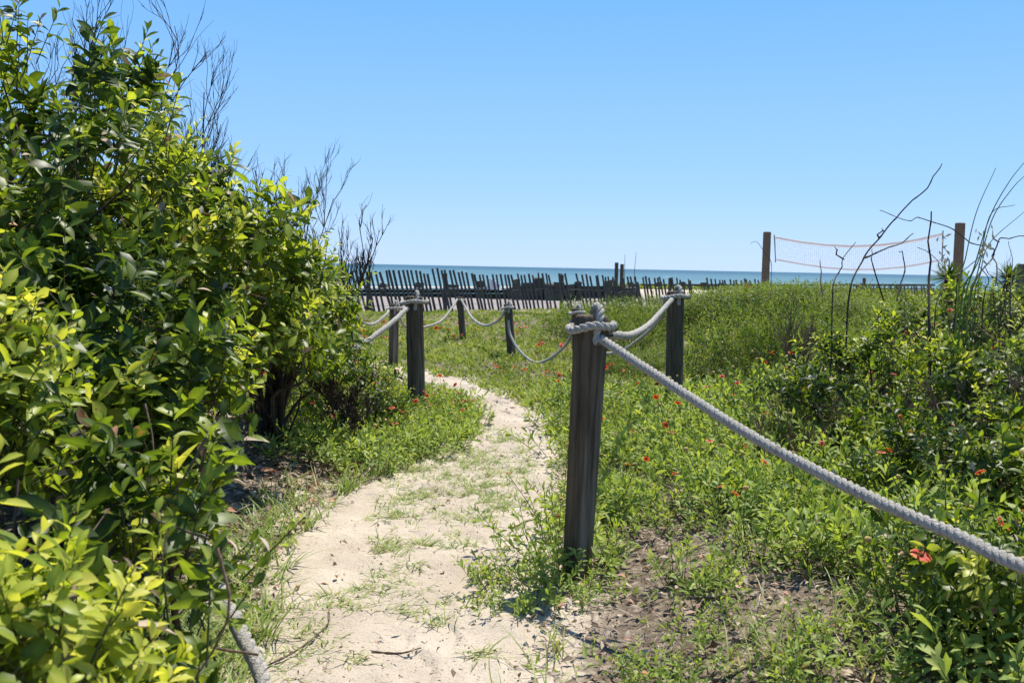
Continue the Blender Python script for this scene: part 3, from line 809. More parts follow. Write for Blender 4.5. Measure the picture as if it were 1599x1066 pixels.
def shrub(label, center, radii, clusters, per, seed, leaf=.075, young=.35, J=11, n_single=230, base=None, tmpl='A', inner=.25, shoot_len=.2, extra=None, zmin=.06, group='leafy shrubs left of the path'):
    rg = np.random.default_rng(seed); center = np.asarray(center, float); radii = np.asarray(radii, float)
    bx, by = (center[0], center[1]) if base is None else base
    off = np.array([bx, by, float(hgt(bx, by))])
    t = thing('leafy_shrub', label, 'shrub', tuple(off), group)
    d = unit(rg.normal(size=(clusters * 2, 3)))
    d[:, 2] = np.where(d[:, 2] < -.25, -d[:, 2] * .6, d[:, 2]); d = unit(d)
    rad = 1 + .28 * (fbm(d[:, 0] * 2.2 + seed, d[:, 2] * 2.2 + d[:, 1] * 1.7) - .5) * 2
    rad = rad * np.where(rg.random(len(d)) < inner, rg.uniform(.35, .8, len(d)), rg.uniform(.86, 1.04, len(d)))
    C = center + d * radii * rad[:, None]
    ok = C[:, 2] > hgt(C[:, 0], C[:, 1]) + zmin
    C, d = C[ok][:clusters], d[ok][:clusters]
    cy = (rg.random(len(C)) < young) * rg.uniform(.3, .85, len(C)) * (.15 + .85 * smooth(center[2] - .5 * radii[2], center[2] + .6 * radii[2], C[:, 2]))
    k = len(C)
    P = np.repeat(C, per, 0) + rg.normal(0, .055, (k * per, 3)) * [1, 1, .9]
    D = unit(np.repeat(d, per, 0) * .75 + np.array([0, -.05, .75]) + rg.normal(0, .38, (k * per, 3)))
    Y = np.clip(np.repeat(cy, per) + rg.normal(0, .08, k * per), 0, .8)
    if extra is not None:
        P = np.concatenate([P, extra[0]]); D = np.concatenate([D, unit(extra[1])]); Y = np.concatenate([Y, extra[2]])
    L = rg.uniform(.7, 1.3, len(P)) * shoot_len
    ls = leaf * np.array(np.repeat(rg.uniform(.65, 1.2, k), per).tolist() + [1.0] * (len(P) - k * per)) * rg.uniform(.75, 1.2, len(P)) * np.where(Y > .3, .85, 1)
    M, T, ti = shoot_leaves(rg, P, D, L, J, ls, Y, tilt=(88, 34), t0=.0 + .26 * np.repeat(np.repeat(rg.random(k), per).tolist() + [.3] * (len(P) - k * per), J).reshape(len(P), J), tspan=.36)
    brown = rg.random(len(ti)) < .03
    pick = visible_pick(M, T, n_single)
    mes = [leaf_meshes('shrub' + c, l_, MAT['shrub']) for c, l_ in (('A', LEAF_A), ('B', LEAF_B), ('C', LEAF_C), ('D', LEAF_D))]
    for q in pick: place_leaf(mes[rg.integers(4)], t, M[q], T[q], ti[q], off)
    rest = np.setdiff1d(np.arange(len(T)), pick)
    dead = rest[brown[rest]]; rest = rest[~brown[rest]]
    fb = Bag(); pickt = rg.integers(0, 4, len(rest))
    for q, lt in enumerate((LEAF_A, LEAF_B, LEAF_C, LEAF_D)):
        z_ = rest[pickt == q]; V, F, tt = inst(lt[0], lt[1], M[z_], T[z_] - off, ti[z_]); fb.add(V, F, tt)
    link('foliage', fb.mesh('foliage'), t, MAT['shrub'])['kind'] = 'stuff'
    if len(dead): merged_leaves('dead_leaves', M[dead], T[dead], .3 + .7 * rg.random(len(dead)), LEAF_B, off, MAT['litter'], t, True)
    merged_stems('twigs', P - D * .05, D, L + .05, .0028, off, MAT['stem'], t)
    b_ = Bag()
    trunks = [off + np.array([rg.normal(0, .12 * radii[0]), rg.normal(0, .12 * radii[1]), -.05]) for _ in range(5)]
    for q in range(0, len(C), 2):
        s = trunks[rg.integers(5)]; e = C[q]
        m1 = s + (e - s) * np.array([.25, .25, .5]) + rg.normal(0, .05, 3); m2 = s + (e - s) * np.array([.65, .65, .8]) + rg.normal(0, .05, 3)
        Q = spline([s, m1, m2, e], 10); V, F = tube(Q, np.linspace(.013, .003, 10) * rg.uniform(.7, 1.3), 4); b_.add(V, F, rg.uniform(0, .5))
    for q in range(26):
        e = C[rg.integers(len(C))] + rg.normal(0, .08, 3); dd = unit(rg.normal(size=3) + [0, 0, .3])
        Q = spline([e - dd * .22, e - dd * .08 + rg.normal(0, .03, 3), e + dd * .10], 7); V, F = tube(Q, np.linspace(.004, .0015, 7), 3); b_.add(V, F, rg.uniform(.3, 1))
    link('branches', b_.mesh('branches', off), t, MAT['twig'])
    return t

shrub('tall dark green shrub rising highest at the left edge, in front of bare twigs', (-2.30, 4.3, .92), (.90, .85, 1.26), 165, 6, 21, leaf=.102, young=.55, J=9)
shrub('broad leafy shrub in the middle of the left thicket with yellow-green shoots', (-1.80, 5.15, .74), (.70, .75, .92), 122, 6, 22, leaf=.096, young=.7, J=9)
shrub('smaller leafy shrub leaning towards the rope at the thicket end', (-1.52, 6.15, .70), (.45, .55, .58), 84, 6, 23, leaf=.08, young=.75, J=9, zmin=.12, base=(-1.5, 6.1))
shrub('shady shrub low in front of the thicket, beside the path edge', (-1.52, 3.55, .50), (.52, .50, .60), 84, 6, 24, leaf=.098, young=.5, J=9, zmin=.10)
shrub('bright yellow-green shrub close to the lens in the bottom left corner', (-.92, 1.52, .26), (.36, .32, .42), 60, 8, 25, leaf=.066, young=1.0, J=12, shoot_len=.15, n_single=290, tmpl='B',
      extra=(np.array([[-.56, 1.72, .42], [-.53, 1.70, .56], [-.57, 1.74, .30], [-.63, 1.75, .50], [-.66, 1.78, .36], [-.61, 1.72, .62], [-.70, 1.70, .5]]), np.array([[.1, 0, 1.], [.05, 0, 1], [.2, 0, 1], [0, 0, 1], [.1, .1, 1], [-.1, 0, 1], [0, 0, 1]]), np.array([.1, .3, .0, .2, .1, .5, .3])))
shrub('dark sprawling shrub between the corner shrub and the pale rope', (-.80, 2.2, .42), (.17, .15, .30), 17, 5, 28, leaf=.08, young=.5, J=9, n_single=120)
shrub('yellow-tipped shrub at the left edge above the corner shrub', (-1.52, 2.35, .70), (.30, .32, .36), 40, 7, 26, leaf=.075, young=.8, tmpl='B')
shrub('small leafy shrub at the foot of the weathered post by the narrow path', (-1.2, 6.9, .14), (.36, .40, .30), 56, 6, 27, leaf=.05, young=.45, n_single=60, inner=.15, shoot_len=.14)

# ------------------------------------------------------------------ bare, leafless twiggy shrubs
def bare_shrub(label, base, top_pts, seed, forks=4, rad=.010, grey=0.0, name='bare_shrub', group='bare twiggy shrubs', spread=.22):
    rg = np.random.default_rng(seed); b_ = Bag()
    off = np.array([base[0], base[1], float(hgt(base[0], base[1]))])
    def grow(p, d, length, r, lvl):
        n = 7; pts = [p]; dd = d
        for i in range(n):
            dd = unit(dd + rg.normal(0, .13, 3) + np.array([0, 0, .05])); pts.append(pts[-1] + dd * length / n)
        Q = np.array(pts); V, F = tube(Q, np.linspace(r, r * .5, n + 1), 4 if lvl == 0 else 3); b_.add(V, F, grey + rg.uniform(0, .35))
        if lvl < 3:
            for _ in range([forks + 7, forks, 3][lvl]):
                u = rg.uniform(.5, 1.0); i = min(int(u * n), n - 1); q = Q[i]
                dn = unit(unit(Q[i + 1] - Q[i]) + rg.normal(0, .34, 3) * [1, .8, .5] + [0, 0, .3])
                grow(q, dn, length * (rg.uniform(.14, .30) if lvl == 0 else rg.uniform(.35, .65)), r * .6, lvl + 1)
    for tp in top_pts:
        s = off + np.array([rg.normal(0, .1), rg.normal(0, .1), -.03]); e = np.asarray(tp)
        d = e - s; grow(s, unit(d), np.linalg.norm(d) * .92, rad * rg.uniform(.8, 1.2), 0)
    return tag(link(name, b_.mesh(name, off), m=MAT['twig'], loc=tuple(off)), label, 'shrub', group)

bare_shrub('bare twiggy shrub reaching the top left corner behind the tall shrub', (-2.6, 5.4), [W(5, 20, 5.4), W(45, 5, 5.3), W(85, 35, 5.5), W(105, 20, 5.4)], 31, 6, rad=.008)
bare_shrub('arching bare branches against the sky above the tall shrub', (-2.1, 5.8), [W(180, 85, 5.7), W(205, 120, 5.8), W(150, 55, 5.8), W(230, 165, 5.9), W(215, 150, 5.7)], 32, 5, rad=.006)
bare_shrub('fine bare twigs between the tall shrub and the broad shrub', (-2.1, 6.5), [W(262, 205, 6.5), W(290, 225, 6.4), W(240, 185, 6.5), W(320, 250, 6.6), W(275, 215, 6.3)], 33, 6, rad=.007)
bare_shrub('tallest bare twigs standing dark against the sky above the thicket end', (-1.75, 7.4), [W(440, 240, 7.4), W(480, 255, 7.4), W(425, 265, 7.3), W(460, 300, 7.5), W(500, 305, 7.5), W(450, 270, 7.3)], 34, 4, rad=.0065)
bare_shrub('bare dark twigs in front of the sea at the left end of the horizon', (-1.3, 8.0), [W(560, 350, 8.0), W(575, 385, 8.1), W(545, 370, 7.9)], 35, 4, rad=.008)
bare_shrub('bare twigs rising just above the leaves of the broad shrub', (-1.85, 6.6), [W(400, 265, 6.6), W(425, 270, 6.6), W(380, 255, 6.5)], 36, 4, rad=.009)
bare_shrub('dry tangled twigs under the leafy shrub beside the path', (-1.05, 6.2), [W(540, 640, 6.0), W(585, 590, 6.2), W(470, 600, 6.0), W(600, 640, 6.4), W(520, 560, 6.2)], 37, 6, rad=.009)

def spray(px, py, dep, sx, sy, n, seed):
    r = np.random.default_rng(seed); return [W(px + r.uniform(-sx, sx), py + r.uniform(-sy, sy), dep + r.uniform(-.4, .4)) for _ in range(n)]
bare_shrub('grey dry twig tangle on the slope below the left half of the net', (2.1, 7.6), spray(1265, 512, 7.4, 55, 28, 12, 1), 38, 3, .004, .7)
bare_shrub('pale grey dead twigs on the ground above the middle of the slanting rope', (1.45, 5.4), spray(1240, 660, 5.3, 75, 35, 16, 2), 39, 3, .0035, .75)
bare_shrub('dark dead twigs among the leaves at the right edge above the rope', (2.5, 4.7), spray(1480, 640, 4.6, 80, 70, 9, 3), 40, 3, .004, .45)
bare_shrub('thin dark upright stems among the leaves under the near net post', (2.75, 5.9), spray(1510, 455, 5.9, 75, 40, 8, 4), 44, 2, .0035, .1)

# ------------------------------------------------------------------ plants right of the path
PETALS = 11
def flower_mesh():
    b_ = Bag()
    for k in range(PETALS):
        a = k * 2 * math.pi / PETALS; c, s = math.cos(a), math.sin(a)
        r = np.array([.25, .6, .85, 1.0]); w = np.array([.06, .22, .27, .16]); z = np.array([0, .10, .08, -.02]) + .04 * math.sin(k * 2.3)
        L = np.stack([r * c - w * s, r * s + w * c, z], -1); Q = np.stack([r * c + w * s, r * s - w * c, z - .02], -1)
        V = np.stack([L, Q], 1).reshape(-1, 3)
        b_.add(V, [[2 * i, 2 * i + 1, 2 * i + 3, 2 * i + 2] for i in range(3)], np.repeat(r, 2))
    return b_.mesh('flower')
FLOWER = flower_mesh(); FLOWER.materials.append(MAT['petal'])
def dome_mesh(name, full=False, spikes=True):
    b_ = Bag(); n, sd = (7 if full else 4), 10
    th = np.linspace(.05, math.pi * .96 if full else math.pi / 2, n)
    a = np.arange(sd) / sd * 2 * math.pi
    V = np.array([[math.sin(t) * math.cos(q), math.sin(t) * math.sin(q), math.cos(t)] for t in th for q in a])
    V *= (1 + .13 * np.random.default_rng(2).normal(size=len(V)))[:, None]
    i = np.arange(n - 1)[:, None] * sd; j = np.arange(sd)[None]; k = (j + 1) % sd
    b_.add(V, np.stack([i + j, i + sd + j, i + sd + k, i + k], -1).reshape(-1, 4))
    return b_.mesh(name)
CENTRE = dome_mesh('flower_centre'); CENTRE.materials.append(MAT['centre'])
SEED = dome_mesh('seed_head', True); SEED.materials.append(MAT['seed'])

def clump_proto(seed, n_sh, spread, L, leaf, J=11, y=.25):
    rg = np.random.default_rng(seed)
    a = rg.uniform(0, 6.28, n_sh); r = spread * np.sqrt(rg.random(n_sh))
    P = np.stack([np.cos(a) * r, np.sin(a) * r, 0 * a], -1)
    D = unit(np.stack([np.cos(a) * r / spread * .8, np.sin(a) * r / spread * .8, 0 * a + 1.0], -1) + rg.normal(0, .22, (n_sh, 3)))
    Ls = L * rg.uniform(.55, 1.15, n_sh)
    M, T, ti = shoot_leaves(rg, P, D, Ls, J, leaf * rg.uniform(.8, 1.2, n_sh), y * rg.random(n_sh), tilt=(72, 25), t0=.22, tspan=.45, start=.45)
    return dict(P=P, D=D, L=Ls, M=M, T=T, ti=ti)

PROTO = []
Z3 = np.zeros(3)
for q in range(7):
    p = clump_proto(60 + q, 15 + 2 * q, .11 + .012 * q, .19 + .012 * q, .056, J=10, y=.4)
    V, F, t_ = inst(LEAF_H[0], LEAF_H[1], p['M'], p['T'], p['ti'])
    p['fol'] = mesh_np('foliage', V, F, t_); p['fol'].materials.append(MAT['herb'])
    up = np.broadcast_to(np.array([.31, .22, .9]), p['D'].shape).copy(); S = np.stack([np.full(len(p['L']), .0022), p['L'], np.full(len(p['L']), .0022)], -1)
    V, F, t_ = inst(CONE[0], CONE[1], frame_y(p['D'], up) * S[:, None, :], p['P'], np.zeros(len(p['L'])))
    p['stem'] = mesh_np('stems', V, F, t_); p['stem'].materials.append(MAT['stem'])
    PROTO.append(p)
HERB_LEAF = leaf_meshes('herb', LEAF_H, MAT['herb'])

def stalk(parent, rg, h, with_flower=True, rad=.021, lean=.25):
    """a flower or a seed head on a thin bent stalk"""
    d = np.array([rg.normal(0, lean), rg.normal(0, lean), 1.0])
    s0 = np.array([rg.normal(0, .04), rg.normal(0, .04), 0])
    Q = spline([s0, s0 + d * h * .5 + rg.normal(0, .01, 3), s0 + d * [1.15, 1.15, 1] * h], 7)
    b_ = Bag(); V, F = tube(Q, np.linspace(.0022, .0015, 7), 3); b_.add(V, F)
    st = link('flower_stalk', b_.mesh('flower_stalk'), parent, MAT['stem'])
    if with_flower:
        f = link('flower', FLOWER, parent, loc=tuple(Q[-1])); f.scale = [rad * rg.uniform(.6, 1.15), rad * rg.uniform(.6, 1.15), rad * rg.uniform(.6, 1.6)]
        f.rotation_euler = (rg.normal(.25, .5), rg.normal(0, .5), rg.uniform(0, 6))
        c = link('flower_centre', CENTRE, f, loc=(0, 0, .02)); c.scale = (.36, .36, .30)
    else:
        f = link('seed_head', SEED, parent, loc=tuple(Q[-1])); f.scale = [.0095 / max(parent.scale[0], .5) * rg.uniform(.7, 1.2)] * 3

def herb(x, y, q, scale, rot, name, label, cat, group, flowers=0, seeds=0, single=False, seed=0):
    rg = np.random.default_rng(seed); p = PROTO[q % 7]
    z = float(hgt(x, y)) - .01
    t = thing(name, label, cat, (x, y, z), group); t.rotation_euler.z = rot; t.scale = (scale,) * 3
    link('stems', p['stem'], t)['kind'] = 'stuff'
    if single:
        for i in range(len(p['ti'])): place_leaf(HERB_LEAF, t, p['M'][i], p['T'][i], p['ti'][i], Z3)
    else:
        link('foliage', p['fol'], t)['kind'] = 'stuff'
    for k in range(flowers): stalk(t, rg, rg.uniform(.24, .36), True, .019 / scale)
    for k in range(seeds): stalk(t, rg, rg.uniform(.22, .34), False)
    return t

def near_right(x, y):      # the bare patch of leaf mould in front
    return y < 3.45 - .12 * math.sin(x * 5) and x < 1.25

HG = 'low leafy plants on the ground right of the path'
rg = np.random.default_rng(77); spots = []
tries = 0
while len(spots) < 345 and tries < 16000:
    tries += 1
    y = 2.5 + 6.2 * rg.random() ** 1.15; x = rg.uniform(-.1, .3 + .75 * y)
    if path_d(x, y) > -.10 or x < -.05: continue
    if near_right(x, y) and rg.random() < .88: continue
    if 3.2 < y < 3.9 and .05 < x < .42: continue
    if vnoise(x * 1.9 + 9, y * 1.5) < (.19 if (x < 1.7 and y < 5.2) else .38): continue
    if any((x - a) ** 2 + (y - b) ** 2 < (.10 + .004 * y) ** 2 for a, b in spots): continue
    spots.append((x, y))
spots.sort(key=lambda s: s[1])
for k, (x, y) in enumerate(spots):
    sc_ = rg.uniform(.75, 1.25) * (.58 if near_right(x, y) else 1) * (1 + .35 * float(smooth(1.0, 1.8, x)))
    fl = int(rg.random() < .38) + int(rg.random() < .12); sd = int(rg.random() < .40) + int(rg.random() < .2)
    if near_right(x, y): fl = sd = 0
    single = k < 6
    ppx, ppy, _ = project(np.array([[x, y, float(hgt(x, y)) + .1]])); ppx, ppy = float(ppx[0]), float(ppy[0])
    below = ppy > np.interp(ppx, [940, 1180, 1350, 1500, 1620], [530, 684, 772, 838, 893])
    zone = 'on the bottom leaf mould' if near_right(x, y) else (
        ('by the notched post' if ppx < 1030 else 'below the upper slanting rope' if ppx < 1230 else 'under the slanting rope end') if below else
        ('by the dark slope post' if ppx < 1100 else 'above the slanting rope middle' if ppx < 1330 else 'above rope at right edge'))
    size = 'tall' if sc_ > 1.15 else 'small' if sc_ < .9 else 'mid-size'
    has = ['', 'with one seed head only', 'with two seed heads only'][sd] if sd and not fl else ['without flowers', 'with one red flower', 'with two red flowers'][fl] + ['', ' and a seed head', ' and two seed heads'][sd]
    rz = rg.uniform(0, 6.28)
    if fl: herb(x, y, k, sc_, rz, 'blanket_flower', f'{size} leafy plant {has}, {zone}', 'plant', f'{size} plants {has} {zone}', fl, sd, single, k)
    else: herb(x, y, k, sc_, rz, 'leafy_plant', f'{size} light green leafy plant {has}, {zone}', 'plant', f'{size} green plants {has} {zone}', 0, sd, single, k)

for k, (x, y, s_) in enumerate(((.02, 3.62, .75), (.10, 3.5, .6), (-.02, 3.42, .5), (.14, 3.74, .7), (.30, 3.55, .55), (-.06, 3.75, .45))):
    herb(x, y, k + 3, s_, k * 1.1, 'leafy_plant', 'small leafy plant at the sandy foot of the notched post', 'plant', 'small plants at the foot of the notched post', 0, 0, True, 500 + k)

t = thing('blanket_flower', 'large bright red flower just under the lower end of the slanting rope', 'flower', (1.17, 2.78, float(hgt(1.17, 2.78)) - .01))
Q = spline([np.zeros(3), np.array([.01, .02, .2]), np.array([.02, 0, .39])], 8); b_ = Bag(); V, F = tube(Q, np.linspace(.0028, .0018, 8), 4); b_.add(V, F); link('flower_stalk', b_.mesh('flower_stalk'), t, MAT['stem'])
f = link('flower', FLOWER, t, loc=(.02, 0, .39)); f.scale = (.031, .031, .031); f.rotation_euler = (.38, .05, .3)
c = link('flower_centre', CENTRE, f, loc=(0, 0, .02)); c.scale = (.30, .30, .26)
link('foliage', PROTO[1]['fol'], t).scale = (.7, .7, .7)

# left strip of plants between path and thicket, and beside the weathered post
k = 0; done = []
while k < 58:
    y = rg.uniform(5.5, 8.4); l = float(np.interp(y, PY, PL)); x = l - rg.uniform(.08, .85)
    if y < 6.0 and x < -1.15: continue
    if any((x - a) ** 2 + (y - b) ** 2 < .02 for a, b in done): continue
    done.append((x, y)); k += 1
    low_ = .72 if y > 6.9 else 1.0
    fl = int(rg.random() < .35) + int(rg.random() < .2)
    side = 'in front of' if y < 7 else 'beside' if y < 8.05 else 'behind'
    if fl: herb(x, y, k, low_ * rg.uniform(.8, 1.15), rg.uniform(0, 6.28), 'blanket_flower', f'leafy plant with {[0, "one red flower", "two red flowers"][fl]} left of the path, {side} the weathered post', 'plant', f'plants with {[0, "one red flower", "two red flowers"][fl]} {side} the weathered post', fl, 1, False, 300 + k)
    else: herb(x, y, k, low_ * rg.uniform(.8, 1.2), rg.uniform(0, 6.28), 'leafy_plant', f'green leafy plant without flowers left of the path, {side} the weathered post', 'plant', f'green plants {side} the weathered post', 0, 0, False, 300 + k)

# flowers scattered over the far green, each a single stalk
k = 0
while k < 170:
    y = rg.uniform(6.8, 16.5); x = rg.uniform(-2.6, .25 * y)
    if path_d(x, y) > -.12: continue
    if vnoise(x * 1.1 + 31, y * .7 + 4) < .56: continue
    k += 1
    fx = float(project(np.array([[x, y, .2]]))[0][0])
    wh = ('left of the weathered post' if fx < 645 else 'between weathered post and small far post' if fx < 720 else 'between small far post and slim post' if fx < 795 else 'between slim post and notched post' if fx < 900 else 'between notched post and dark slope post' if fx < 1055 else 'right of the dark slope post')
    df = 'far' if y > 11 else 'nearer'
    t = thing('blanket_flower', f'{df} small red flower on the green {wh}', 'flower', (x, y, float(hgt(x, y)) + .02), f'{df} red flowers {wh}')
    stalk(t, rg, rg.uniform(.12, .22), True, .029)

# ------------------------------------------------------------------ ground cover that reads as one mass
def cover(name, label, n, xr, yr, size, J, Lr, tmpl, seed, keep, m='cover', tilt=(75, 30), t0=.12, patch=.5, cat='ground cover'):
    rg = np.random.default_rng(seed)
    x = rg.uniform(*xr, n); y = yr[0] + (yr[1] - yr[0]) * rg.random(n) ** 1.3
    ok = keep(x, y, rg); x, y = x[ok], y[ok]; n = len(x)
    P = np.stack([x, y, hgt(x, y) - .01], -1)
    D = unit(np.array([0, 0, 1.0]) + rg.normal(0, .4, (n, 3)))
    big = fbm(x * .9 + 3, y * .7)
    L = rg.uniform(*Lr, n) * (.45 + 1.1 * big) * (1 + .5 * smooth(1.2, 2.5, x) * smooth(5, 7, y)) * (1 - .45 * smooth(16, 18, y)) * (1 - .5 * smooth(1.8, .9, x) * smooth(7.6, 8.6, y))
    M, T, ti = shoot_leaves(rg, P, D, L, J, size * rg.uniform(.7, 1.25, n), patch * np.clip((fbm(x * 1.3, y * .8 + 7) - .35) * 2.2, 0, 1) * rg.random(n), tilt=tilt, t0=t0, tspan=.5, start=.15)
    V, F, t = inst(tmpl[0], tmpl[1], M, T, ti)
    o = link(name, mesh_np(name, V, F, t), m=MAT[m])
    return tag(o, label, cat, None, 'stuff')
cover('ground_cover', 'low green and yellow-green ground cover spreading between path and sand fence', 35000, (-5, 7.5), (6.8, 24), .055, 8, (.07, .17), LEAF_Q, 41,
      lambda x, y, r: ((path_d(x, y) < -.03) | (y > 10.7)) & (y < np.interp(x, [-4.5, -1, 1, 3, 7.5], [18.8, 21.0, 22.3, 23.4, 24])) & (x < .60 * y) & (x > -.40 * y), patch=.75)
cover('ground_cover', 'small leafy weeds filling in under the taller plants right of the path', 4600, (-.1, 5.5), (2.4, 7.6), .042, 8, (.06, .15), LEAF_S, 42,
      lambda x, y, r: (path_d(x, y) < -.06) & (x < .62 * y + .3) & (vnoise(x * 1.9 + 9, y * 1.5) > np.where((x < 1.7) & (y < 5.2), .27, .40) - .2 * (r.random(len(x)) < .25)) & ((y > 3.5) | (x > 1.3) | (r.random(len(x)) < .05)), m='herb', patch=.6)
cover('dune_grass', 'thin greenery on the beach edge beyond the white sand', 2600, (2, 30), (46.5, 53), .16, 6, (.10, .22), LEAF_Q, 43, lambda x, y, r: x < .62 * y, patch=.6)

# ------------------------------------------------------------------ low dense shrubs on the slope
def low_proto(seed, n, rx, ry, rz, leaf, J=8):
    rg = np.random.default_rng(seed)
    d = unit(rg.normal(size=(n, 3))); d[:, 2] = np.abs(d[:, 2]); r = np.where(rg.random(n) < .3, rg.uniform(.4, .85, n), rg.uniform(.85, 1.05, n)) * (1 + .35 * (fbm(d[:, 0] * 2.5 + seed, d[:, 1] * 2.5) - .5))
    P = d * np.array([rx, ry, rz]) * r[:, None]; D = unit(d * .7 + [0, 0, .7] + rg.normal(0, .35, (n, 3)))
    M, T, ti = shoot_leaves(rg, P, D, .13 * rg.uniform(.6, 1.4, n), J, leaf * rg.uniform(.8, 1.2, n), (rg.random(n) < .4) * rg.uniform(.1, .5, n), tilt=(75, 25), t0=.03, tspan=.45)
    V, F, t = inst(LEAF_S[0], LEAF_S[1], M, T, ti)
    f = mesh_np('foliage', V, F, t); f.materials.append(MAT['cover'])
    b_ = Bag()
    for q in range(0, n, 9):
        s = np.array([rg.normal(0, .05), rg.normal(0, .05), -.1]); Q = spline([s, s + (P[q] - s) * [.4, .4, .6] + rg.normal(0, .03, 3), P[q]], 6)
        V, F = tube(Q, np.linspace(.007, .002, 6), 3); b_.add(V, F, .2)
    w = b_.mesh('branches'); w.materials.append(MAT['twig'])
    return f, w
LOW = [low_proto(80 + i, 460, .62, .55, .42, .05) for i in range(3)]
low = [(905, 14.8, .9, .75), (945, 16.0, 1.0, .9), (990, 15.5, 1.05, 1.0), (1035, 13.6, .95, .9), (1085, 13.0, 1.05, 1.05), (1130, 12.4, 1.05, 1.1), (1175, 12.0, 1.1, 1.15), (1225, 11.6, 1.1, 1.2), (1275, 11.8, 1.0, 1.1),
       (1110, 15.2, 1.2, 1.0), (1190, 15.0, 1.2, 1.0), (1330, 10.6, .8, .42), (1400, 9.6, .8, .38), (1460, 10.4, .9, .48), (1525, 9.4, .9, .6), (1585, 10.5, 1.0, .7), (1150, 9.6, .8, .65), (1245, 9.0, .8, .7), (985, 11.8, .8, .6)]
rs_ = np.random.default_rng(12)
low += [(float(rs_.uniform(960, 1330)), float(rs_.uniform(7.6, 11.2)), float(rs_.uniform(.4, .68)), 0) for _ in range(20)]
low = [q for q in low if abs(q[0] - 1055) > 45 or q[1] > 8.5]
low.sort()
for k, (px, dep, s, sz) in enumerate(low):
    c = W(px, 470, dep); gz = float(hgt(c[0], c[1]))
    where = ['just right of the notched post top', 'under the right end of the dark timbers', 'between the dark post and the net post', 'below the volleyball net', 'at the right edge below the tall net post'][min(4, [950, 1040, 1200, 1420, 9999].index(next(v for v in [950, 1040, 1200, 1420, 9999] if px < v)))]
    t = thing('low_shrub', f'{"nearer" if dep < 11 else "farther"} low dense green shrub {where}', 'shrub', (c[0], c[1], gz), f'{"nearer" if dep < 11 else "farther"} low green shrubs {where}')
    ty = np.interp(px, [850, 900, 950, 1000, 1050, 1090, 1120, 1160, 1200, 1300, 1340, 1440, 1480, 1600], [478, 474, 468, 465, 464, 462, 455, 447, 441, 443, 474, 478, 462, 455])
    sz = min(1.3, max(.3, (W(px, ty, dep)[2] - gz) / .50))
    if s < .7: sz = s * .85
    t.scale = (s, s, sz); t.rotation_euler.z = k * 1.3
    f, w = LOW[k % 3]
    link('foliage', f, t)['kind'] = 'stuff'; link('branches', w, t)

# broad-leaved shrubs in the right foreground
RS = 'broad-leaved shrubs on the right slope'
shrub('broad-leaved light green shrub at the right edge above the rope', (3.05, 5.2, .55), (.75, .6, .40), 62, 6, 51, leaf=.075, young=.5, n_single=150, group=RS, shoot_len=.17)
shrub('broad-leaved green shrub in the middle of the right slope', (2.15, 5.9, .46), (.65, .55, .30), 55, 6, 52, leaf=.062, young=.5, n_single=120, group=RS, shoot_len=.15)
shrub('leafy shrub high on the right slope under the tall net post', (3.65, 7.3, .74), (.8, .6, .34), 62, 6, 53, leaf=.06, young=.4, n_single=80, group=RS, shoot_len=.16)
shrub('small broad-leaved shrub in the bottom right corner under the rope', (1.62, 2.95, .18), (.36, .34, .22), 30, 5, 54, leaf=.06, young=.3, n_single=150, group=RS, shoot_len=.15)
shrub('dark-leaved low shrub behind the slanting rope on the right', (2.2, 4.35, .30), (.55, .4, .26), 40, 6, 55, leaf=.062, young=.4, n_single=120, group=RS, shoot_len=.15)

# ------------------------------------------------------------------ bare stems, vines and tall grass against the sky on the right
def curve_thing(name, label, cat, curves, group=None, m='twig', dep=6.0, r=.006):
    """curves: lists of picture points with their own distance; each a tapering stem; the first starts at the ground"""
    first = W(curves[0][0][0], curves[0][0][1], dep); off = np.array([first[0], first[1], float(hgt(first[0], first[1]))])
    b_ = Bag()
    for i, c in enumerate(curves):
        q = [W(a, b, dep + .25 * math.sin(1.7 * i + .9 * j)) if True else 0 for j, (a, b) in enumerate(c)]
        if i == 0 or c[0][1] > 470: q = [np.array([q[0][0], q[0][1], float(hgt(q[0][0], q[0][1])) - .03])] + q
        Q = spline(q, 8 * len(q)); n = len(Q)
        jj = np.random.default_rng(n + i).normal(0, .009, (n // 6 + 2, 3)); jj[0] = 0
        Q = Q + np.stack([np.interp(np.arange(n) / 6.0, np.arange(len(jj)), jj[:, c_]) for c_ in range(3)], -1)
        kn = 1 + .25 * (np.arange(n) % 8 == 3)
        V, F = tube(Q, np.linspace(r, r * .45, n) * kn, 4); b_.add(V, F, .1)
    return tag(link(name, b_.mesh(name, off), m=MAT[m], loc=tuple(off)), label, cat, group)
VG = 'bare branches standing in front of the volleyball net'
curve_thing('bare_branch', 'long bare branch rising steeply through the net into the sky', 'branch',
            [[(1325, 480), (1348, 405), (1375, 370), (1399, 337), (1440, 303), (1462, 276), (1471, 259)], [(1373, 372), (1376, 365), (1374, 357)], [(1349, 403), (1366, 396), (1399, 383), (1428, 364)]], VG, r=.006)
curve_thing('bare_branch', 'wandering bare branch crossing in front of the near net post', 'branch',
            [[(1515, 470), (1549, 400), (1545, 388), (1520, 376), (1488, 356), (1450, 345), (1432, 341), (1412, 343), (1376, 331)], [(1549, 400), (1560, 378), (1580, 370), (1605, 369)], [(1549, 400), (1556, 418), (1552, 445)], [(1560, 378), (1552, 368), (1554, 360)]], VG, r=.0048)
curve_thing('bare_sapling', 'straight dark upright stem in front of the net end', 'stem', [[(1452, 520), (1452, 430), (1452.5, 380), (1453, 332)]], VG, r=.009, dep=5.6)
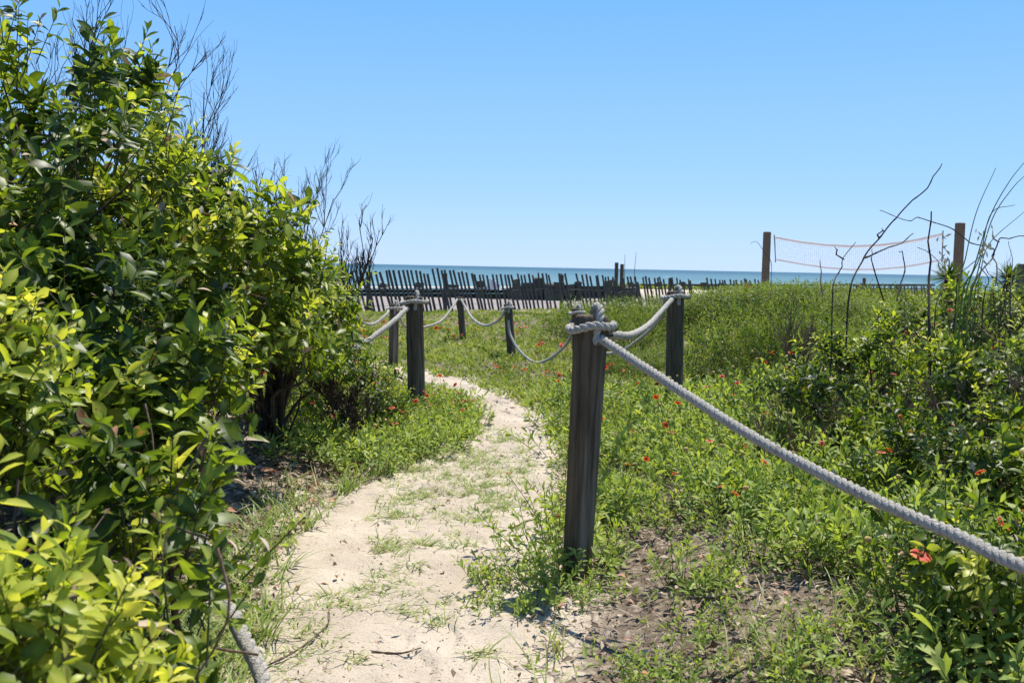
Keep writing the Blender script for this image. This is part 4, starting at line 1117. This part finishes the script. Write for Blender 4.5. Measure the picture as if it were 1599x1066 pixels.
curve_thing('bare_branch', 'small forked twigs below the middle of the net', 'branch',
            [[(1300, 470), (1311, 425), (1318, 405), (1335, 380)], [(1318, 405), (1305, 395), (1300, 385)], [(1380, 470), (1366, 425), (1362, 400), (1364, 388)], [(1285, 460), (1284, 425), (1284, 407)], [(1400, 470), (1412, 425), (1410, 400), (1405, 390)]], VG, r=.005)
curve_thing('bare_branch', 'tangle of thin twigs left of the near net post', 'branch',
            [[(1460, 500), (1475, 440), (1470, 410), (1432, 388)], [(1490, 480), (1500, 430), (1520, 405), (1540, 395)], [(1535, 480), (1545, 440), (1530, 412)], [(1580, 480), (1577, 420), (1575, 378)], [(1590, 470), (1560, 440), (1535, 418)]], VG, r=.0045)
curve_thing('bare_sapling', 'curling thin stem beside the far net post', 'stem', [[(1203, 480), (1204, 440), (1203, 410), (1190, 390), (1178, 378), (1172, 382)]], VG, r=.0035, dep=9)
rg = np.random.default_rng(91)
def tall_grass(label, curves, dep, r=.006, heads=()):
    off = None; b_ = Bag()
    for i, c in enumerate(curves):
        q = [W(a, b, dep + .1 * i) for a, b in c]; g = np.array([q[0][0], q[0][1], float(hgt(q[0][0], q[0][1])) - .02])
        if off is None: off = g
        Q = spline([g] + q, 36); V, F = tube(Q, np.linspace(r, r * .3, 36), 3); b_.add(V, F, .25 + .3 * rg.random())
    t = thing('tall_grass', label, 'grass clump', tuple(off), 'clumps of tall arching grass')
    me = b_.mesh('blades', off); link('blades', me, t, MAT['grass'])
    for hx, hy in heads:
        b2 = Bag(); s0 = W(hx, hy, dep)
        for k in range(26):
            p = s0 + np.array([rg.normal(0, .016), rg.normal(0, .02), rg.uniform(-.1, .1)]); Mx = frame_y(unit(rg.normal(0, .5, (1, 3)) + [0, 0, -1]), np.array([[0., 1, 0]])) * .034
            V, F, tt = inst(LEAF_S[0], LEAF_S[1], Mx, p[None], np.array([.5])); b2.add(V, F, tt)
        link('seed_spike', b2.mesh('seed_spike', off), t, MAT['oat'])
tall_grass('tall grass arching out of the right edge high against the sky', [[(1500, 480), (1520, 420), (1545, 340), (1575, 285), (1604, 248)], [(1512, 480), (1525, 430), (1548, 345), (1580, 295), (1605, 270)], [(1495, 470), (1508, 400), (1525, 330), (1555, 262)], [(1505, 480), (1530, 400), (1548, 333), (1585, 320)], [(1520, 480), (1530, 430), (1545, 380), (1600, 330)]], 5.2, heads=((1473, 395), (1537, 378)))
tall_grass('pale arching grass blades over the right slope above the rope', [[(1370, 690), (1420, 620), (1480, 580), (1560, 552), (1620, 545)], [(1390, 690), (1450, 600), (1530, 560), (1620, 548)], [(1340, 720), (1400, 650), (1470, 610), (1550, 590)], [(1540, 640), (1500, 560), (1400, 520), (1280, 514)], [(1470, 640), (1480, 540), (1540, 515), (1620, 520)], [(1560, 700), (1590, 600), (1620, 560)]], 4.9, r=.0045)

def spiky(label, px, py, dep, rad, seed):
    rg = np.random.default_rng(seed); c = W(px, py, dep); off = np.array([c[0], c[1], float(hgt(c[0], c[1]))])
    t = thing('yucca', label, 'plant', tuple(off), 'dark spiky plants at the right skyline')
    n = 120; d = unit(rg.normal(size=(n, 3)) + [0, 0, .5])
    Mx = frame_y(d, np.broadcast_to(np.array([.1, .1, 1.]), d.shape).copy()) * (rad * rg.uniform(.75, 1.1, n))[:, None, None]
    tm = leaf_t(3, .09, .4, .5, .08)
    merged_leaves('spiky_leaves', Mx, np.repeat(c[None], n, 0), .05 + .2 * rg.random(n), tm, off, MAT['cover'], t, True)
    b_ = Bag(); V, F = tube(spline([off - [0, 0, .05], (off + c) / 2, c], 8), np.linspace(.06, .045, 8), 7); b_.add(V, F); link('trunk', b_.mesh('trunk', off), t, MAT['twig'])
spiky('dark spiky plant standing in front of the near net post', 1480, 436, 13, .28, 1)
spiky('dark spiky plant between the near net post and the grey post', 1576, 437, 13, .26, 2)

# ------------------------------------------------------------------ grass, litter and sticks
def blade_t():
    y = np.linspace(0, 1, 4); w = np.array([.030, .026, .018, .003]); z = -.45 * y ** 2
    V = np.stack([np.stack([-w, y, z], -1), np.stack([w, y, z], -1)], 1).reshape(-1, 3)
    return V, np.array([[2 * i, 2 * i + 1, 2 * i + 3, 2 * i + 2] for i in range(3)])
BLADE = blade_t()
def grass(label, x, y, per, length, splay, seed, t0=.2, ts=.6, width=1.0):
    rg = np.random.default_rng(seed); n = len(x)
    P = np.repeat(np.stack([x, y, hgt(x, y) + .004], -1), per, 0) + rg.normal(0, .018, (n * per, 3)) * [1, 1, 0]
    a = rg.uniform(0, 6.28, n * per); s = splay * rg.uniform(.4, 1.3, n * per)
    D = unit(np.stack([np.cos(a) * s, np.sin(a) * s, np.ones(n * per)], -1))
    L = np.repeat(length * np.ones(n), per) * rg.uniform(.5, 1.2, n * per)
    Mx = frame_y(D, np.broadcast_to(np.array([0, 0, 1.]), D.shape) + rg.normal(0, .2, D.shape)) * (L[:, None] * np.ones(3))[:, None, :]
    Mx[:, :, 0] *= (width * (.1 / np.maximum(L, .03)) ** .5)[:, None]
    V, F, t = inst(BLADE[0], BLADE[1], Mx, P, t0 + ts * rg.random(n * per))
    tag(link('grass', mesh_np('grass', V, F, t), m=MAT['grass']), label, 'grass', None, 'stuff')
def spots_in(n, xr, yr, keep, seed):
    rg = np.random.default_rng(seed); x = rg.uniform(*xr, n); y = rg.uniform(*yr, n); ok = keep(x, y, rg); return x[ok], y[ok]
x, y = spots_in(3200, (-1.1, .4), (2.3, 7.4), lambda x, y, r: (path_d(x, y) > -.1) & (fbm(x * 2.6 + 4, y * 2.0) > .49 + .10 * (np.abs(x + .35) > .33)) & (x < .03 + .02 * y), 1)
grass('sparse short grass sprouting in the middle of the sandy path', x, y, 7, .075, 1.5, 2, .25, .6)
x, y = spots_in(900, (-2.2, -.5), (2.4, 7.5), lambda x, y, r: (np.abs(path_d(x, y) + .12) < .17), 3)
grass('longer bright grass along the left edge of the path', x, y, 9, .16, .75, 4, .2, .5)
x, y = spots_in(260, (-1.3, -.6), (2.0, 3.2), lambda x, y, r: (path_d(x, y) < .06), 13)
grass('bright grass round the pale rope at the bottom edge', x, y, 9, .15, .8, 14, .3, .5)
x, y = spots_in(1300, (-.2, 5), (2.4, 8), lambda x, y, r: (path_d(x, y) < -.02) & (x < .62 * y) & (vnoise(x * 2, y * 2 + 40) > .45), 5)
grass('thin green and straw-coloured grass among the plants right of the path', x, y, 6, .15, .7, 6, .3, .7, .8)
x, y = spots_in(4200, (-4, 7), (8, 19), lambda x, y, r: (path_d(x, y) < -.02) & (x < .6 * y) & (x > -.4 * y), 7)
grass('fine grass mixed into the far ground cover', x, y, 5, .11, .6, 8, .3, .6, 1.5)

CHIP = leaf_t(2, .5, .5, .3, .5); STRAW = leaf_t(3, .05, .5, .2, .25)
def litter(label, n, xr, yr, keep, seed, share_straw=.6, size=.05, straw=.13):
    rg = np.random.default_rng(seed); x, y = spots_in(n, xr, yr, keep, seed); n = len(x)
    P = np.stack([x, y, hgt(x, y) + rg.uniform(.004, .045, n)], -1)
    a = rg.uniform(0, 6.28, n); D = np.stack([np.cos(a), np.sin(a), rg.normal(.08, .38, n)], -1)
    Mx = frame_y(D, np.array([0, 0, 1.0]) + rg.normal(0, .5, (n, 3)))
    s = rg.random(n) < share_straw
    b_ = Bag()
    V, F, t = inst(STRAW[0], STRAW[1], Mx[s] * (straw * rg.uniform(.3, 1.0, s.sum()))[:, None, None], P[s], rg.uniform(.2, .9, s.sum())); b_.add(V, F, t)
    V, F, t = inst(CHIP[0], CHIP[1], Mx[~s] * (size * rg.uniform(.4, 1.4, (~s).sum()))[:, None, None], P[~s], rg.uniform(.15, 1, (~s).sum())); b_.add(V, F, t)
    tag(link('leaf_litter', b_.mesh('leaf_litter'), m=MAT['litter']), label, 'leaf litter', None, 'stuff')
litter('dry grey-brown leaves, straw and chips on the ground right of the path', 36000, (-.3, 4.5), (1.9, 6.5), lambda x, y, r: (path_d(x, y) < -.04) & (x < .62 * y + .3) & (r.random(len(x)) < 1.1 - .12 * y), 1, .45, .032, .10)
litter('brown fallen leaves under the thicket left of the path', 9000, (-2.4, -.4), (2.2, 7.5), lambda x, y, r: (path_d(x, y) < .02), 2, .45, .06)
litter('scattered bits of leaf and straw lying on the sandy path', 2600, (-1.1, .4), (2, 9), lambda x, y, r: (path_d(x, y) > -.05) & (r.random(len(x)) < .25 + .6 * (path_d(x, y) < .12)), 3, .3, .028, .06)

litter('fine dark specks of debris on the sandy path', 9000, (-1.2, .4), (2, 9.5), lambda x, y, r: (path_d(x, y) > -.1) & (r.random(len(x)) < .12 + .8 * (fbm(x * 3, y * 3 + 9) > .55)), 4, .15, .012, .03)

def stick(label, pts, r, seed):
    rg = np.random.default_rng(seed); Q = spline([np.array([a, b, float(hgt(a, b)) + c]) for a, b, c in pts], 16)
    b_ = Bag(); V, F = tube(Q, np.linspace(r, r * .4, 16) * (1 + .15 * rg.normal(size=16)), 5); b_.add(V, F, .35)
    tag(link('stick', b_.mesh('stick', Q[0]), m=MAT['twig'], loc=tuple(Q[0])), label, 'stick', 'sticks lying on the sand')
stick('thin bent stick lying on the sand beside the bottom rope', [(-.80, 2.75, .02), (-.66, 2.95, .03), (-.60, 3.2, .025), (-.62, 3.35, .03)], .004, 1)
stick('short dark stick lying in the sparse grass on the path', [(-.42, 3.0, .02), (-.33, 2.98, .025), (-.27, 3.04, .02)], .005, 2)
stick('forked dry stick at the path edge near the thick post', [(.02, 4.5, .02), (.12, 4.62, .03), (.2, 4.6, .02)], .005, 3)
stick('pale dead stem lying across the leaf mould at the bottom right', [(.55, 2.7, .03), (.8, 2.85, .05), (1.05, 2.8, .04), (1.3, 3.0, .05)], .006, 4)
